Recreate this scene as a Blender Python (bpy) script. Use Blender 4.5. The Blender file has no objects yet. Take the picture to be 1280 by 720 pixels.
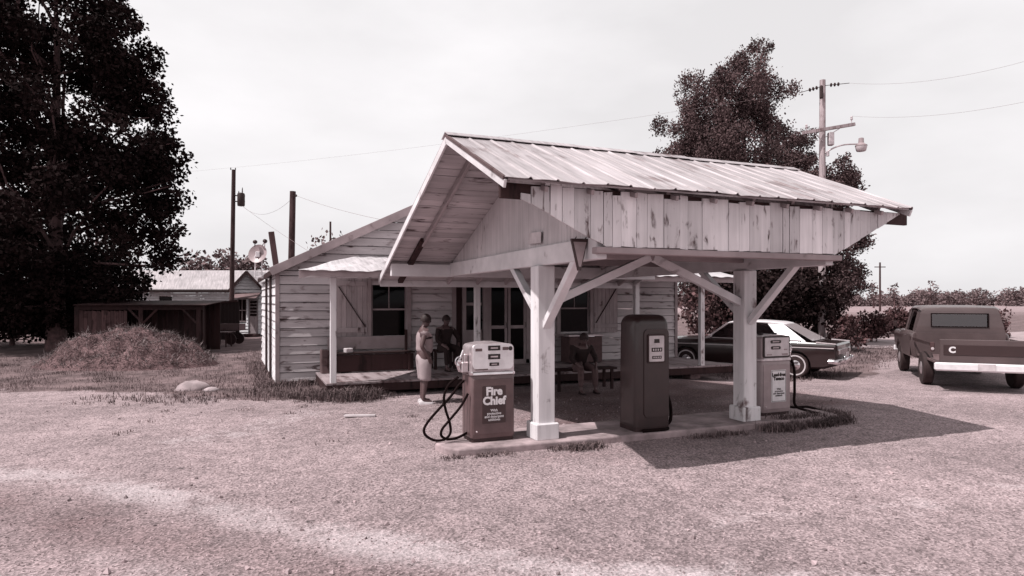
import bpy, bmesh, math, random
import numpy as np
from mathutils import Vector, Matrix, Euler, noise as mnoise
random.seed(7)
R = math.radians
C = bpy.context.scene.collection
S = bpy.context.scene

# ------------------------------------------------------------------ camera, light, exposure
TH, F, HY, CAMZ = R(22.2), 802.0, 375.0, 1.9
cam = bpy.data.cameras.new('camera'); camo = bpy.data.objects.new('camera', cam); C.objects.link(camo)
camo.location = (0, 0, CAMZ); camo.rotation_euler = (R(90), 0, -TH)
cam.sensor_width = 36; cam.lens = F / 1280 * 36; cam.shift_y = (HY - 360) / 1280
cam.clip_end = 5000; S.camera = camo
w = bpy.data.worlds.new('World'); S.world = w; w.use_nodes = True
nt = w.node_tree; bg = nt.nodes['Background']
sky = nt.nodes.new('ShaderNodeTexSky'); sky.sky_type = 'NISHITA'; sky.sun_disc = False
sky.sun_elevation = R(57.5); sky.sun_rotation = R(270); sky.dust_density = 4.0; sky.air_density = 1.5
bw = nt.nodes.new('ShaderNodeRGBToBW'); nt.links.new(sky.outputs[0], bw.inputs[0])
tc = nt.nodes.new('ShaderNodeTexCoord')
mp = nt.nodes.new('ShaderNodeMapping'); mp.inputs['Scale'].default_value = (1, 1, 2.6); nt.links.new(tc.outputs['Generated'], mp.inputs[0])
cn = nt.nodes.new('ShaderNodeTexNoise'); cn.inputs['Scale'].default_value = 2.2; cn.inputs['Detail'].default_value = 6; nt.links.new(mp.outputs[0], cn.inputs[0])
cr = nt.nodes.new('ShaderNodeMapRange'); cr.inputs[1].default_value = .35; cr.inputs[2].default_value = .7; cr.inputs[3].default_value = 7.4; cr.inputs[4].default_value = 9.4
nt.links.new(cn.outputs[0], cr.inputs[0])
mx = nt.nodes.new('ShaderNodeMix'); mx.data_type = 'FLOAT'; mx.inputs[0].default_value = .8      # thin white overcast over the sky
nt.links.new(bw.outputs[0], mx.inputs[2]); nt.links.new(cr.outputs[0], mx.inputs[3])
tint = nt.nodes.new('ShaderNodeMix'); tint.data_type = 'RGBA'; tint.blend_type = 'MULTIPLY'; tint.inputs[0].default_value = 1
tint.inputs[7].default_value = (1.0, .974, .992, 1); sx = nt.nodes.new('ShaderNodeSeparateXYZ'); nt.links.new(tc.outputs['Generated'], sx.inputs[0])
el = nt.nodes.new('ShaderNodeMapRange'); el.interpolation_type = 'SMOOTHSTEP'; el.inputs[1].default_value = .42; el.inputs[2].default_value = .72; el.inputs[3].default_value = 1.0; el.inputs[4].default_value = .60
nt.links.new(sx.outputs[2], el.inputs[0]); ml = nt.nodes.new('ShaderNodeMath'); ml.operation = 'MULTIPLY'      # overhead sky, out of view, dimmed to control the shade fill
nt.links.new(mx.outputs[0], ml.inputs[0]); nt.links.new(el.outputs[0], ml.inputs[1]); nt.links.new(ml.outputs[0], tint.inputs[6])
nt.links.new(tint.outputs[2], bg.inputs[0]); bg.inputs[1].default_value = .127
sun = bpy.data.lights.new('sun', 'SUN'); sun.energy = 5.0; sun.angle = R(.6); sun.color = (1, .975, .955)
so = bpy.data.objects.new('sun', sun); C.objects.link(so); so.location = (-20, 0, 30)
so.rotation_euler = Vector((.637, .055, -1.0)).to_track_quat('-Z', 'Y').to_euler()
S.view_settings.view_transform = 'Standard'; S.view_settings.look = 'None'
S.view_settings.exposure = 0.0; S.view_settings.gamma = 1
S.cycles.max_bounces = 6; S.cycles.diffuse_bounces = 1; S.cycles.transparent_max_bounces = 8

# ------------------------------------------------------------------ placement helpers (photo pixel -> place on the ground / at a distance)
cT, sT = math.cos(TH), math.sin(TH)
def atD(u, v, D):
    l = (u - 640) / F * D
    return Vector((l * cT + D * sT, -l * sT + D * cT, CAMZ - (v - HY) / F * D))
def at(u, v, z=0.0): return atD(u, v, F * (CAMZ - z) / (v - HY))
def atY(u, v, Y):
    k = (u - 640) / F
    return atD(u, v, Y / (cT - k * sT))

# ------------------------------------------------------------------ object helpers
def put(o, parent=None):
    C.objects.link(o)
    if parent: o.parent = parent
    return o
def thing(name, label, cat, loc=(0, 0, 0), rz=0.0, group=None):
    o = bpy.data.objects.new(name, None); C.objects.link(o); o.empty_display_size = .2
    o.location = loc; o.rotation_euler = (0, 0, rz); o['label'] = label; o['category'] = cat
    if group: o['group'] = group
    return o
def tag(o, label, cat, group=None):
    o['label'] = label; o['category'] = cat
    if group: o['group'] = group
    return o
def wmat(o):
    m = Matrix.Translation(o.location) @ o.rotation_euler.to_matrix().to_4x4()
    return (wmat(o.parent) @ m) if o.parent else m
def dup(root, loc, rz, label=None):
    r = root.copy(); C.objects.link(r); r.location = loc; r.rotation_euler = (0, 0, rz)
    if label: r['label'] = label
    for ch in list(root.children):
        c = ch.copy(); C.objects.link(c); c.parent = r
        for g in list(ch.children):
            d = g.copy(); C.objects.link(d); d.parent = c
    return r

class MB:
    def __init__(s): s.v = []; s.f = []; s.r = []; s.M = None
    def add(s, vs, fs, rnd=None):
        b = len(s.v); q = random.random() if rnd is None else rnd
        for p in vs:
            p = Vector(p)
            s.v.append(s.M @ p if s.M else p); s.r.append(q)
        for f in fs: s.f.append([b + i for i in f])
        return s
    def box(s, c, d, rot=None, bev=0.0, rnd=None):
        hx, hy, hz = d[0] / 2, d[1] / 2, d[2] / 2; c = Vector(c)
        e = rot if isinstance(rot, Matrix) else (Euler(rot).to_matrix() if rot else Matrix.Identity(3))
        vs = []; b = min(bev, hx * .9, hy * .9, hz * .9)
        if b <= 0:
            for x in (-1, 1):
                for y in (-1, 1):
                    for z in (-1, 1): vs.append(c + e @ Vector((x * hx, y * hy, z * hz)))
            fs = [(0, 1, 3, 2), (4, 6, 7, 5), (0, 4, 5, 1), (2, 3, 7, 6), (0, 2, 6, 4), (1, 5, 7, 3)]
            return s.add(vs, fs, rnd)
        ix = {}
        for x in (-1, 1):
            for y in (-1, 1):
                for z in (-1, 1):
                    for a in range(3):
                        q = [x * (hx - b), y * (hy - b), z * (hz - b)]; q[a] = (x, y, z)[a] * (hx, hy, hz)[a]
                        ix[(x, y, z, a)] = len(vs); vs.append(c + e @ Vector(q))
        fs = []
        for a in range(3):
            o1, o2 = (a + 1) % 3, (a + 2) % 3
            for sg in (-1, 1):
                k = []
                for p, q in ((-1, -1), (1, -1), (1, 1), (-1, 1)):
                    t = [0, 0, 0]; t[a] = sg; t[o1] = p; t[o2] = q; k.append(ix[(*t, a)])
                fs.append(k if sg > 0 else k[::-1])
        for a in range(3):
            o1, o2 = (a + 1) % 3, (a + 2) % 3
            for p in (-1, 1):
                for q in (-1, 1):
                    k = []
                    for sg, ax in ((-1, o1), (1, o1), (1, o2), (-1, o2)):
                        t = [0, 0, 0]; t[a] = sg; t[o1] = p; t[o2] = q; k.append(ix[(*t, ax)])
                    fs.append(k if p * q < 0 else k[::-1])
        for x in (-1, 1):
            for y in (-1, 1):
                for z in (-1, 1):
                    k = [ix[(x, y, z, a)] for a in range(3)]
                    fs.append(k if x * y * z > 0 else k[::-1])
        return s.add(vs, fs, rnd)
    def beam(s, p0, p1, w, h, up=(0, 0, 1), bev=0.004, rnd=None):
        p0, p1 = Vector(p0), Vector(p1); x = (p1 - p0).normalized(); u = Vector(up)
        y = u.cross(x)
        if y.length < 1e-4: y = Vector((0, 1, 0)).cross(x)
        y.normalize(); z = x.cross(y)
        m = Matrix((x, y, z)).transposed()
        return s.box((p0 + p1) / 2, ((p1 - p0).length, w, h), m, bev, rnd)
    def prism(s, poly, vec, rnd=None):
        vec = Vector(vec); n = len(poly); a = [Vector(p) for p in poly]
        nrm = Vector((0, 0, 0))
        for i in range(n): nrm += a[i].cross(a[(i + 1) % n])
        if nrm.dot(vec) > 0: a = a[::-1]
        vs = a + [p + vec for p in a]
        fs = [tuple(range(n)), tuple(range(2 * n - 1, n - 1, -1))]
        fs += [((i + 1) % n, i, n + i, n + (i + 1) % n) for i in range(n)]
        return s.add(vs, fs, rnd)
    def tube(s, pts, r, n=8, cap=True, rnd=None):
        pts = [Vector(p) for p in pts]; k = len(pts)
        rs = r if isinstance(r, (list, tuple)) else [r] * k
        t0 = (pts[1] - pts[0]).normalized()
        a = t0.orthogonal().normalized(); vs = []
        for i, p in enumerate(pts):
            t = (pts[min(i + 1, k - 1)] - pts[max(i - 1, 0)]).normalized()
            a = (a - t * a.dot(t)).normalized(); b = t.cross(a)
            for j in range(n):
                an = 2 * math.pi * j / n
                vs.append(p + (a * math.cos(an) + b * math.sin(an)) * rs[i])
        fs = []
        for i in range(k - 1):
            for j in range(n):
                fs.append((i * n + j, i * n + (j + 1) % n, (i + 1) * n + (j + 1) % n, (i + 1) * n + j))
        if cap: fs.append(tuple(range(n))[::-1]); fs.append(tuple((k - 1) * n + j for j in range(n)))
        return s.add(vs, fs, rnd)
    def lathe(s, prof, n=20, o=(0, 0, 0), axis=(0, 0, 1), rnd=None):
        q = Vector((0, 0, 1)).rotation_difference(Vector(axis).normalized()).to_matrix(); o = Vector(o)
        vs = []; fs = []
        for r, z in prof:
            for j in range(n):
                a = 2 * math.pi * j / n; vs.append(o + q @ Vector((r * math.cos(a), r * math.sin(a), z)))
        for i in range(len(prof) - 1):
            for j in range(n):
                fs.append((i * n + j, i * n + (j + 1) % n, (i + 1) * n + (j + 1) % n, (i + 1) * n + j))
        fs.append(tuple(range(n))[::-1]); fs.append(tuple((len(prof) - 1) * n + j for j in range(n)))
        return s.add(vs, fs, rnd)
    def grid(s, rows, rnd=None, flip=False):
        n = len(rows[0]); vs = [p for r in rows for p in r]; fs = []
        for i in range(len(rows) - 1):
            for j in range(n - 1):
                k = (i * n + j, i * n + j + 1, (i + 1) * n + j + 1, (i + 1) * n + j); fs.append(k[::-1] if flip else k)
        return s.add(vs, fs, rnd)
    def mesh(s, name, mat=None):
        me = bpy.data.meshes.new(name); me.from_pydata([tuple(p) for p in s.v], [], s.f)
        a = me.attributes.new('rnd', 'FLOAT', 'POINT'); a.data.foreach_set('value', s.r)
        if mat: me.materials.append(mat)
        return me
    def build(s, name, mat, parent=None, local=False, smooth=None, fix=False):
        if parent and not local:
            inv = wmat(parent).inverted(); s.v = [inv @ p for p in s.v]
        me = s.mesh(name, mat)
        if fix:
            bm = bmesh.new(); bm.from_mesh(me); bmesh.ops.recalc_face_normals(bm, faces=bm.faces); bm.to_mesh(me); bm.free()
        if smooth is not None:
            me.shade_smooth(); me.set_sharp_from_angle(angle=R(smooth))
        return put(bpy.data.objects.new(name, me), parent)

def text_obj(name, body, size, mat, M, parent, bold=0.0, align='CENTER', ext=.002, shear=0.0, space=.85):
    cu = bpy.data.curves.new(name, 'FONT'); cu.body = body; cu.size = size; cu.align_x = align; cu.align_y = 'CENTER'
    cu.extrude = ext; cu.offset = bold; cu.space_line = space; cu.shear = shear; cu.resolution_u = 3
    t = bpy.data.objects.new(name, cu); C.objects.link(t)
    bpy.context.view_layer.update()
    me = bpy.data.meshes.new_from_object(t.evaluated_get(bpy.context.evaluated_depsgraph_get()))
    bpy.data.objects.remove(t); me.transform(M); me.materials.clear(); me.materials.append(mat); me.name = name
    return put(bpy.data.objects.new(name, me), parent)

# ------------------------------------------------------------------ materials
def T(v, k=1.0):
    pts = [(0, 1.95, .66, .69), (.03, 1.58, .79, .82), (.1, 1.36, .875, .90), (.3, 1.18, .94, .975), (.55, 1.08, .968, 1.0), (.85, 1.02, .985, 1.015)]
    for a, b in zip(pts, pts[1:]):
        if v <= b[0] or b is pts[-1]:
            f = min(1, (v - a[0]) / (b[0] - a[0])); c = [a[i] + (b[i] - a[i]) * f for i in (1, 2, 3)]; break
    return (min(1, v * (1 + (c[0] - 1) * k)), v * (1 + (c[1] - 1) * k), v * (1 + (c[2] - 1) * k), 1)
class N:
    def __init__(s, name, rough=.6, metal=0.0, spec=.5):
        s.m = bpy.data.materials.new(name); s.m.use_nodes = True; s.t = s.m.node_tree
        s.p = s.t.nodes['Principled BSDF']; s.p.inputs['Roughness'].default_value = rough; s.p.inputs['Metallic'].default_value = metal
        s.p.inputs['Specular IOR Level'].default_value = spec
        s.co = s.t.nodes.new('ShaderNodeTexCoord').outputs['Object']
    def L(s, a, b): s.t.links.new(a, b)
    def mapped(s, sc, loc=(0, 0, 0)):
        m = s.t.nodes.new('ShaderNodeMapping'); m.inputs['Scale'].default_value = sc; m.inputs['Location'].default_value = loc; s.L(s.co, m.inputs[0]); return m.outputs[0]
    def noise(s, sc=5, det=4, co=None, dist=0.0, rough=.55):
        n = s.t.nodes.new('ShaderNodeTexNoise'); n.inputs['Scale'].default_value = sc; n.inputs['Detail'].default_value = det
        n.inputs['Roughness'].default_value = rough; n.inputs['Distortion'].default_value = dist; s.L(co or s.co, n.inputs[0]); return n.outputs[0]
    def voro(s, sc=20, co=None, out='Color', feat='F1'):
        n = s.t.nodes.new('ShaderNodeTexVoronoi'); n.feature = feat; n.inputs['Scale'].default_value = sc; s.L(co or s.co, n.inputs[0]); return n.outputs[out]
    def rng(s, x, a, b, c=0.0, d=1.0, smooth=False):
        n = s.t.nodes.new('ShaderNodeMapRange'); n.clamp = True
        if smooth: n.interpolation_type = 'SMOOTHSTEP'
        s.L(x, n.inputs[0])
        for i, q in enumerate((a, b, c, d)): n.inputs[i + 1].default_value = q
        return n.outputs[0]
    def math(s, op, a, b):
        n = s.t.nodes.new('ShaderNodeMath'); n.operation = op
        for i, q in enumerate((a, b)):
            if isinstance(q, (int, float)): n.inputs[i].default_value = q
            else: s.L(q, n.inputs[i])
        return n.outputs[0]
    def attr(s, name): n = s.t.nodes.new('ShaderNodeAttribute'); n.attribute_name = name; return n.outputs['Fac']
    def mix(s, f, a, b, mode='MIX'):
        n = s.t.nodes.new('ShaderNodeMix'); n.data_type = 'RGBA'; n.blend_type = mode
        for i, q in ((0, f), (6, a), (7, b)):
            if isinstance(q, (int, float)): n.inputs[i].default_value = q if i == 0 else (q, q, q, 1)
            elif isinstance(q, tuple): n.inputs[i].default_value = q
            else: s.L(q, n.inputs[i])
        return n.outputs[2]
    def val(s, col, fac):      # multiply a colour by a grey factor
        v = s.t.nodes.new('ShaderNodeVectorMath'); v.operation = 'SCALE'; s.L(fac, v.inputs['Scale'])
        if isinstance(col, tuple): v.inputs[0].default_value = col[:3]
        else: s.L(col, v.inputs[0])
        return v.outputs[0]
    def base(s, c):
        if isinstance(c, tuple): s.p.inputs['Base Color'].default_value = c
        else: s.L(c, s.p.inputs['Base Color'])
        return s
    def bump(s, h, st=.3, d=.01):
        b = s.t.nodes.new('ShaderNodeBump'); b.inputs['Strength'].default_value = st; b.inputs['Distance'].default_value = d
        s.L(h, b.inputs['Height']); s.L(b.outputs[0], s.p.inputs['Normal']); return s

def plain(name, v, rough=.6, var=.25, sc=6.0, metal=0.0, rv=.0, bump=.15, coat=0.0, k=1.0, spec=.5):
    n = N(name, rough, metal, spec)
    f = n.rng(n.noise(sc, 6), .3, .7, 1 - var, 1 + var)
    if rv: f = n.math('MULTIPLY', f, n.rng(n.attr('rnd'), 0, 1, 1 - rv, 1 + rv))
    n.base(n.val(T(v, k), f))
    if bump: n.bump(n.noise(sc * 6, 4), bump, .006)
    if coat: n.p.inputs['Coat Weight'].default_value = coat; n.p.inputs['Coat Roughness'].default_value = .08
    return n.m
def wood(name, v, old=.10, grain=(3, 3, 40), peel=.46, rv=.14, rough=.75, pw=.07, big=.25, psc=2.2):
    """paint over boards: per-board tone, grain streaks along the board, flaked patches that show the grey wood"""
    n = N(name, rough, spec=.25)
    g = n.mapped(grain)
    streak = n.noise(1.0, 6, g, .2)
    patch = n.noise(psc, 5, n.mapped(tuple(1 + (q > 10) * 1.6 for q in grain)), .6)
    f = n.math('MULTIPLY', n.rng(streak, .25, .75, .80, 1.10), n.rng(n.attr('rnd'), 0, 1, 1 - rv, 1 + rv))
    f = n.math('MULTIPLY', f, n.rng(n.noise(.9, 3), .3, .7, 1 - big, 1 + big * .5))
    col = n.val(T(v), f)
    m = n.math('ADD', n.math('MULTIPLY', patch, .62), n.math('MULTIPLY', streak, .38))
    pk = n.rng(m, peel + pw, peel - pw * .3, 0.0, 1.0)
    oldc = n.val(T(old), n.rng(streak, .3, .7, .5, 1.5))
    n.base(n.mix(pk, col, oldc)); n.bump(n.math('SUBTRACT', streak, n.math('MULTIPLY', pk, .4)), .35, .006)
    return n.m
M = {}
M['plank_v'] = wood('weathered_plank_paint', .66, .10, (14, 14, 1.0), .368, .17, psc=4.5)
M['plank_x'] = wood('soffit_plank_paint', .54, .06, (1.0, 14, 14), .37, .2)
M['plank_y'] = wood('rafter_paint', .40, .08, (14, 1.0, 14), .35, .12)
M['beam'] = wood('beam_white_paint', .70, .14, (3, 3, 3), .345, .06, big=.12)
M['post'] = wood('post_white_paint', .70, .16, (10, 10, 1.0), .365, .04, big=.12, psc=3.5)
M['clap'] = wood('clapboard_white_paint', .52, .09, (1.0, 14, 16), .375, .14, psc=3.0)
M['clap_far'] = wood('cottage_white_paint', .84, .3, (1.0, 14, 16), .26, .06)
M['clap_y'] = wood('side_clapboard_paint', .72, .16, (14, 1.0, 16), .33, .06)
M['trim'] = wood('trim_paint', .30, .1, (4, 4, 4), .33, .08)
M['shutter'] = wood('shutter_paint', .36, .09, (14, 14, 1.2), .35, .10)
M['board_fine'] = wood('beadboard_paint', .58, .12, (20, 20, 1.0), .34, .05)
M['darkwood'] = wood('bare_dark_wood', .022, .010, (12, 12, 1.2), .40, .35)
M['greywood'] = wood('bare_grey_wood', .12, .05, (8, 8, 1.2), .40, .25)
M['porchfloor'] = wood('porch_floor_boards', .30, .12, (10, 1.0, 10), .42, .15)
def tin(name, v, yscale=True, rust=.36):
    n = N(name, .42, .25, .5)
    st = n.noise(1.0, 5, n.mapped((16, 1.2, 1.2) if yscale else (1.2, 16, 1.2)), .3)
    f = n.math('MULTIPLY', n.rng(st, .3, .7, .66, 1.16), n.rng(n.attr('rnd'), 0, 1, .90, 1.06))
    blot = n.noise(1.1, 6, None, .5)
    f = n.math('MULTIPLY', f, n.rng(blot, .3, .65, .80, 1.05))
    mixk = n.rng(n.math('ADD', n.math('MULTIPLY', blot, .6), n.math('MULTIPLY', st, .4)), rust + .05, rust - .05)
    n.base(n.mix(mixk, n.val(T(v), f), T(.16))); n.bump(n.noise(7, 4), .15, .01)
    return n.m
M['tin'] = tin('galvanised_tin', .50, True, .40)
M['tin2'] = tin('old_porch_tin', .66, True, .36)
M['tin3'] = tin('cottage_tin', .52, True, .33)
M['concrete'] = plain('island_concrete', .25, .9, .5, 3.5, bump=.6)
M['white'] = plain('white_enamel', .70, .35, .10, 9, bump=.03)
M['cream'] = plain('dull_white_paint', .50, .6, .2, 7)
M['chrome'] = plain('chrome', .62, .16, .12, 8, 1.0, bump=.02)
M['dullmetal'] = plain('dull_zinc', .45, .45, .25, 9, .7, bump=.05)
M['darkmetal'] = plain('dark_iron', .02, .6, .3, 9, .2)
M['wire'] = plain('grey_wire', .16, .7, .2, 9, 0, bump=0)
M['rubber'] = plain('black_rubber', .004, .8, .3, 12, bump=.05, spec=.1)
M['tyre'] = plain('tyre_rubber', .014, .75, .3, 12)
M['red_enamel'] = plain('mid_red_enamel', .075, .38, .22, 5, bump=.03, coat=.25)
M['red_dark'] = plain('dark_red_enamel', .014, .42, .25, 4, bump=.03, coat=.3)
M['sign_dark'] = plain('dark_sign_enamel', .028, .4, .12, 8, bump=.02)
M['grey_enamel'] = plain('worn_grey_enamel', .26, .42, .16, 5, bump=.03, coat=.2)
M['ink'] = plain('black_ink', .01, .6, .1, 8, bump=0)
M['black'] = plain('black_display', .006, .25, .1, 8, bump=0)
M['bark'] = plain('bark', .06, .9, .5, 7, rv=.2, bump=.8)
M['polewood'] = wood('pole_wood', .05, .02, (20, 20, .8), .42, .1)
M['polepale'] = wood('pale_pole_wood', .34, .14, (20, 20, .8), .42, .1)
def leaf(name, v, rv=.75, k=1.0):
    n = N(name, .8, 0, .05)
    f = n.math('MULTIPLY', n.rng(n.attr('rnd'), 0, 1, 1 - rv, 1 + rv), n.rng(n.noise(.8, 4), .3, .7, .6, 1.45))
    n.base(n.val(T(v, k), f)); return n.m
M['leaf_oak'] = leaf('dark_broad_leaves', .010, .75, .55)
M['leaf_cedar'] = leaf('dark_needles', .068, .55, .75)
M['leaf_bush'] = leaf('bush_leaves', .06)
M['leaf_far'] = leaf('far_leaves', .12, .5, .8)  # lightened to put distance haze into the leaf colour
M['grass'] = leaf('grass_blades', .13, .6, .75)
M['weed'] = leaf('weed_blades', .12, .6, .75)
M['straw'] = leaf('dry_straw', .12, .85, .55)
M['skin_d'] = plain('dark_skin', .07, .5, .08, 20, bump=0)
M['hair'] = plain('dark_hair', .012, .7, .3, 30)
M['shirt'] = plain('pale_cotton', .26, .85, .08, 14, bump=.3)
M['shorts'] = plain('white_cotton', .30, .85, .08, 14, bump=.3)
M['cloth_d'] = plain('dark_cotton', .010, .9, .2, 14, bump=.3)
M['cloth_m'] = plain('grey_cotton', .07, .9, .2, 14, bump=.3)
M['shoe'] = plain('pale_canvas', .55, .8, .1, 14)
M['carpaint'] = plain('dark_car_paint', .010, .3, .1, 3, bump=0, coat=.7)
M['vinyl'] = plain('white_roof_paint', .66, .4, .08, 5, bump=.03, coat=.3)
M['truckpaint'] = plain('dull_truck_paint', .062, .45, .2, 2, bump=.02, coat=.3, k=.7)
M['truckdark'] = plain('dark_truck_band', .02, .45, .14, 3, bump=.02, coat=.2)
M['tail'] = plain('tail_lamp_lens', .05, .2, .1, 8, bump=0)
M['lens'] = plain('pale_lens', .45, .25, .1, 8, bump=0)
def glass(name, tr, gl=.25, gm=1.0):
    m = bpy.data.materials.new(name); m.use_nodes = True; t = m.node_tree; t.nodes.clear()
    o = t.nodes.new('ShaderNodeOutputMaterial'); a = t.nodes.new('ShaderNodeBsdfTransparent'); a.inputs[0].default_value = (tr * 1.3, tr * .92, tr * .96, 1)
    g = t.nodes.new('ShaderNodeBsdfGlossy'); g.inputs['Roughness'].default_value = .05; g.inputs[0].default_value = (.9, .86, .88, 1)
    fr = t.nodes.new('ShaderNodeFresnel'); fr.inputs[0].default_value = 1.5
    mr = t.nodes.new('ShaderNodeMapRange'); mr.inputs[3].default_value = gl * .3; mr.inputs[4].default_value = gm; t.links.new(fr.outputs[0], mr.inputs[0])
    x = t.nodes.new('ShaderNodeMixShader'); t.links.new(mr.outputs[0], x.inputs[0]); t.links.new(a.outputs[0], x.inputs[1]); t.links.new(g.outputs[0], x.inputs[2])
    t.links.new(x.outputs[0], o.inputs[0]); return m
M['glass'] = glass('window_glass', .06, .0, .25)
M['rearglass'] = glass('pale_rear_glass', .25, .5)
t_ = M['rearglass'].node_tree; o_ = t_.nodes['Material Output']; l_ = o_.inputs[0].links[0].from_socket      # pale colour mixed into the glass to stand for reflected sky
df = t_.nodes.new('ShaderNodeBsdfDiffuse'); df.inputs[0].default_value = T(.45); mxs = t_.nodes.new('ShaderNodeMixShader'); mxs.inputs[0].default_value = .42
t_.links.new(l_, mxs.inputs[1]); t_.links.new(df.outputs[0], mxs.inputs[2]); t_.links.new(mxs.outputs[0], o_.inputs[0])
M['carglass'] = glass('car_glass', .30, .25)

# ------------------------------------------------------------------ ground
def lerp_tab(tab, x):
    if x <= tab[0][0]: return tab[0][1]
    for a, b in zip(tab, tab[1:]):
        if x <= b[0]: return a[1] + (b[1] - a[1]) * (x - a[0]) / (b[0] - a[0])
    return tab[-1][1]
EDGE = [(-60, 36), (-14, 21.5), (-3.8, 16.2), (-1.9, 15.6), (.2, 13.1), (1.4, 12.7), (1.7, 13.6), (11.6, 13.6), (12.2, 12.6), (14.1, 12.2), (16.6, 13.0), (19, 14.2), (60, 28)]
def sm(a, b, x):
    t = max(0, min(1, (x - a) / (b - a))); return t * t * (3 - 2 * t)
def gz(x, y):
    d_ = math.hypot(x - 13.1, y - 14.3); z = -.125 * sm(4.3, 2.3, d_)
    z += -.05 * sm(13, 16, y) * sm(2, -1, x)
    z += .03 * (mnoise.noise(Vector((x * .35, y * .35, 3)))) * sm(9.5, 6, abs(x - 5.2) if 6.8 < y < 16 else 0) if not (1.5 < x < 12 and 7 < y < 16) else 0
    return z
TRACKS = [[(-6, 10.6), (-3.4, 9.3), (-1.8, 8.1), (-.8, 7.0), (.1, 5.9), (1.05, 4.8), (2.1, 3.98), (4.2, 2.9)], [(-4.5, 8.6), (-2.4, 6.9), (-.6, 5.1), (.9, 3.6), (3.0, 2.2)], [(3.2, 4.6), (6, 4.1), (9, 3.9), (14, 4.2)], [(-.9, 9.6), (0, 10.2), (.9, 11.4)]]
def track(x, y):
    q = 0
    for k, tr in enumerate(TRACKS):
        for a, b in zip(tr, tr[1:]):
            ax, ay = a; bx, by = b; dx, dy = bx - ax, by - ay
            t = max(0, min(1, ((x - ax) * dx + (y - ay) * dy) / (dx * dx + dy * dy)))
            d = math.hypot(x - ax - dx * t, y - ay - dy * t)
            q = max(q, math.exp(-(d / (.30 if k < 2 else .5)) ** 2) * (1, .5, .35, .6)[k])
    return q * (.6 + .6 * mnoise.noise(Vector((x * .9, y * .9, 9))))
def spaced(a, b, st): 
    n = int(round((b - a) / st)); return [a + (b - a) * i / n for i in range(n + 1)]
def wear_and_shade(x, y):      # ground darkened by drips, tyres and dark earth, plus shade painted in under the canopy
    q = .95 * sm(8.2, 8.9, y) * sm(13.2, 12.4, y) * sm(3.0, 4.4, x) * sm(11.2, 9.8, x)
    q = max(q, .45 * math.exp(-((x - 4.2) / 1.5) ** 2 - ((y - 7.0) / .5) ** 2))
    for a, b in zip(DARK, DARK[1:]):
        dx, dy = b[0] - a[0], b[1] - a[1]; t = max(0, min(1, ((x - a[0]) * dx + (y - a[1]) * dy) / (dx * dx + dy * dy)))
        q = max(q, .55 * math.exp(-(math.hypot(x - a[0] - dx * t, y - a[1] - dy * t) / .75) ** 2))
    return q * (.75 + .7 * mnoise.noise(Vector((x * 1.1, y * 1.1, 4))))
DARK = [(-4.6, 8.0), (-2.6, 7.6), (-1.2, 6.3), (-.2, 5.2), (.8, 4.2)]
xs = [-1500, -700, -350, -180, -100, -60, -40, -28, -20] + spaced(-15, 22, .17) + [26, 32, 40, 55, 80, 120, 200, 350, 700, 1500]
ys = [-300, -100, -40, -15, -6] + spaced(-1, 24, .17) + [27, 31, 36, 44, 55, 75, 100, 140, 200, 320, 600, 1000, 2500]
mb = MB()
mb.grid([[(x, y, gz(x, y)) for x in xs] for y in ys])
g = mb.build('ground', None); g['kind'] = 'structure'; g.data.shade_smooth()
gv = []; tv = []; fv = []; wv = []
for y in ys:
    for x in xs:
        e = lerp_tab(EDGE, x); gv.append(sm(-.5, .5, y - e + .75 * mnoise.noise(Vector((x * .55, y * .55, 0))) + .55 * mnoise.noise(Vector((x * 1.6, y * 1.6, 8)))))
        tv.append(max(0, track(x, y))); wv.append(max(0, wear_and_shade(x, y))); fv.append(sm(70, 110, y + .3 * x))
for k_, vals in (('grassy', gv), ('track', tv), ('field', fv), ('wear_and_shade', wv)):
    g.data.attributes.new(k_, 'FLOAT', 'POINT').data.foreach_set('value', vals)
n = N('gravel_and_yard', .95, 0, .15)
big = n.noise(.35, 5, None, .4); med = n.noise(3.5, 6, None, .2); fine = n.noise(38, 4, None, 0, .7)
peb = n.voro(52, None, 'Color'); pebd = n.voro(52, None, 'Distance'); peb2 = n.voro(19, n.mapped((1, 1, .2)), 'Color')
f = n.math('MULTIPLY', n.rng(big, .3, .7, .72, 1.18), n.rng(med, .3, .7, .78, 1.18))
f = n.math('MULTIPLY', f, n.rng(fine, .3, .7, .55, 1.42))
f = n.math('MULTIPLY', f, n.rng(peb, 0, 1, .42, 1.56))
f = n.math('MULTIPLY', f, n.rng(peb2, .0, .16, .45, 1.0))
sp_ = n.voro(26, n.mapped((1, 1, .2)), 'Distance'); spc = n.rng(n.noise(9, 3), .48, .60, 0, 1)
spk = n.math('MULTIPLY', n.rng(sp_, .30, .16, 0, 1), spc)
f = n.math('MULTIPLY', f, n.math('SUBTRACT', 1.0, n.math('MULTIPLY', spk, .62)))
gravel = n.val(T(.262), f)
f2 = n.math('MULTIPLY', n.rng(fine, .3, .7, .8, 1.2), n.rng(peb, 0, 1, .78, 1.2))
trk = n.math('ADD', n.attr('track'), n.math('ADD', n.math('MULTIPLY', n.math('SUBTRACT', med, .5), 1.5), n.math('MULTIPLY', n.math('SUBTRACT', fine, .5), .8)))
trk = n.math('MULTIPLY', n.rng(trk, .22, .75, 0, 1), n.rng(n.attr('track'), .05, .3, 0, 1))
gravel = n.mix(n.math('MULTIPLY', trk, .62), gravel, n.val(T(.46), f2))
wr = n.rng(n.math('ADD', n.attr('wear_and_shade'), n.math('MULTIPLY', n.math('SUBTRACT', med, .5), .7)), .05, .85, 0, 1)
gravel = n.mix(n.math('MULTIPLY', wr, .85), gravel, n.val(T(.095), f))
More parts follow.
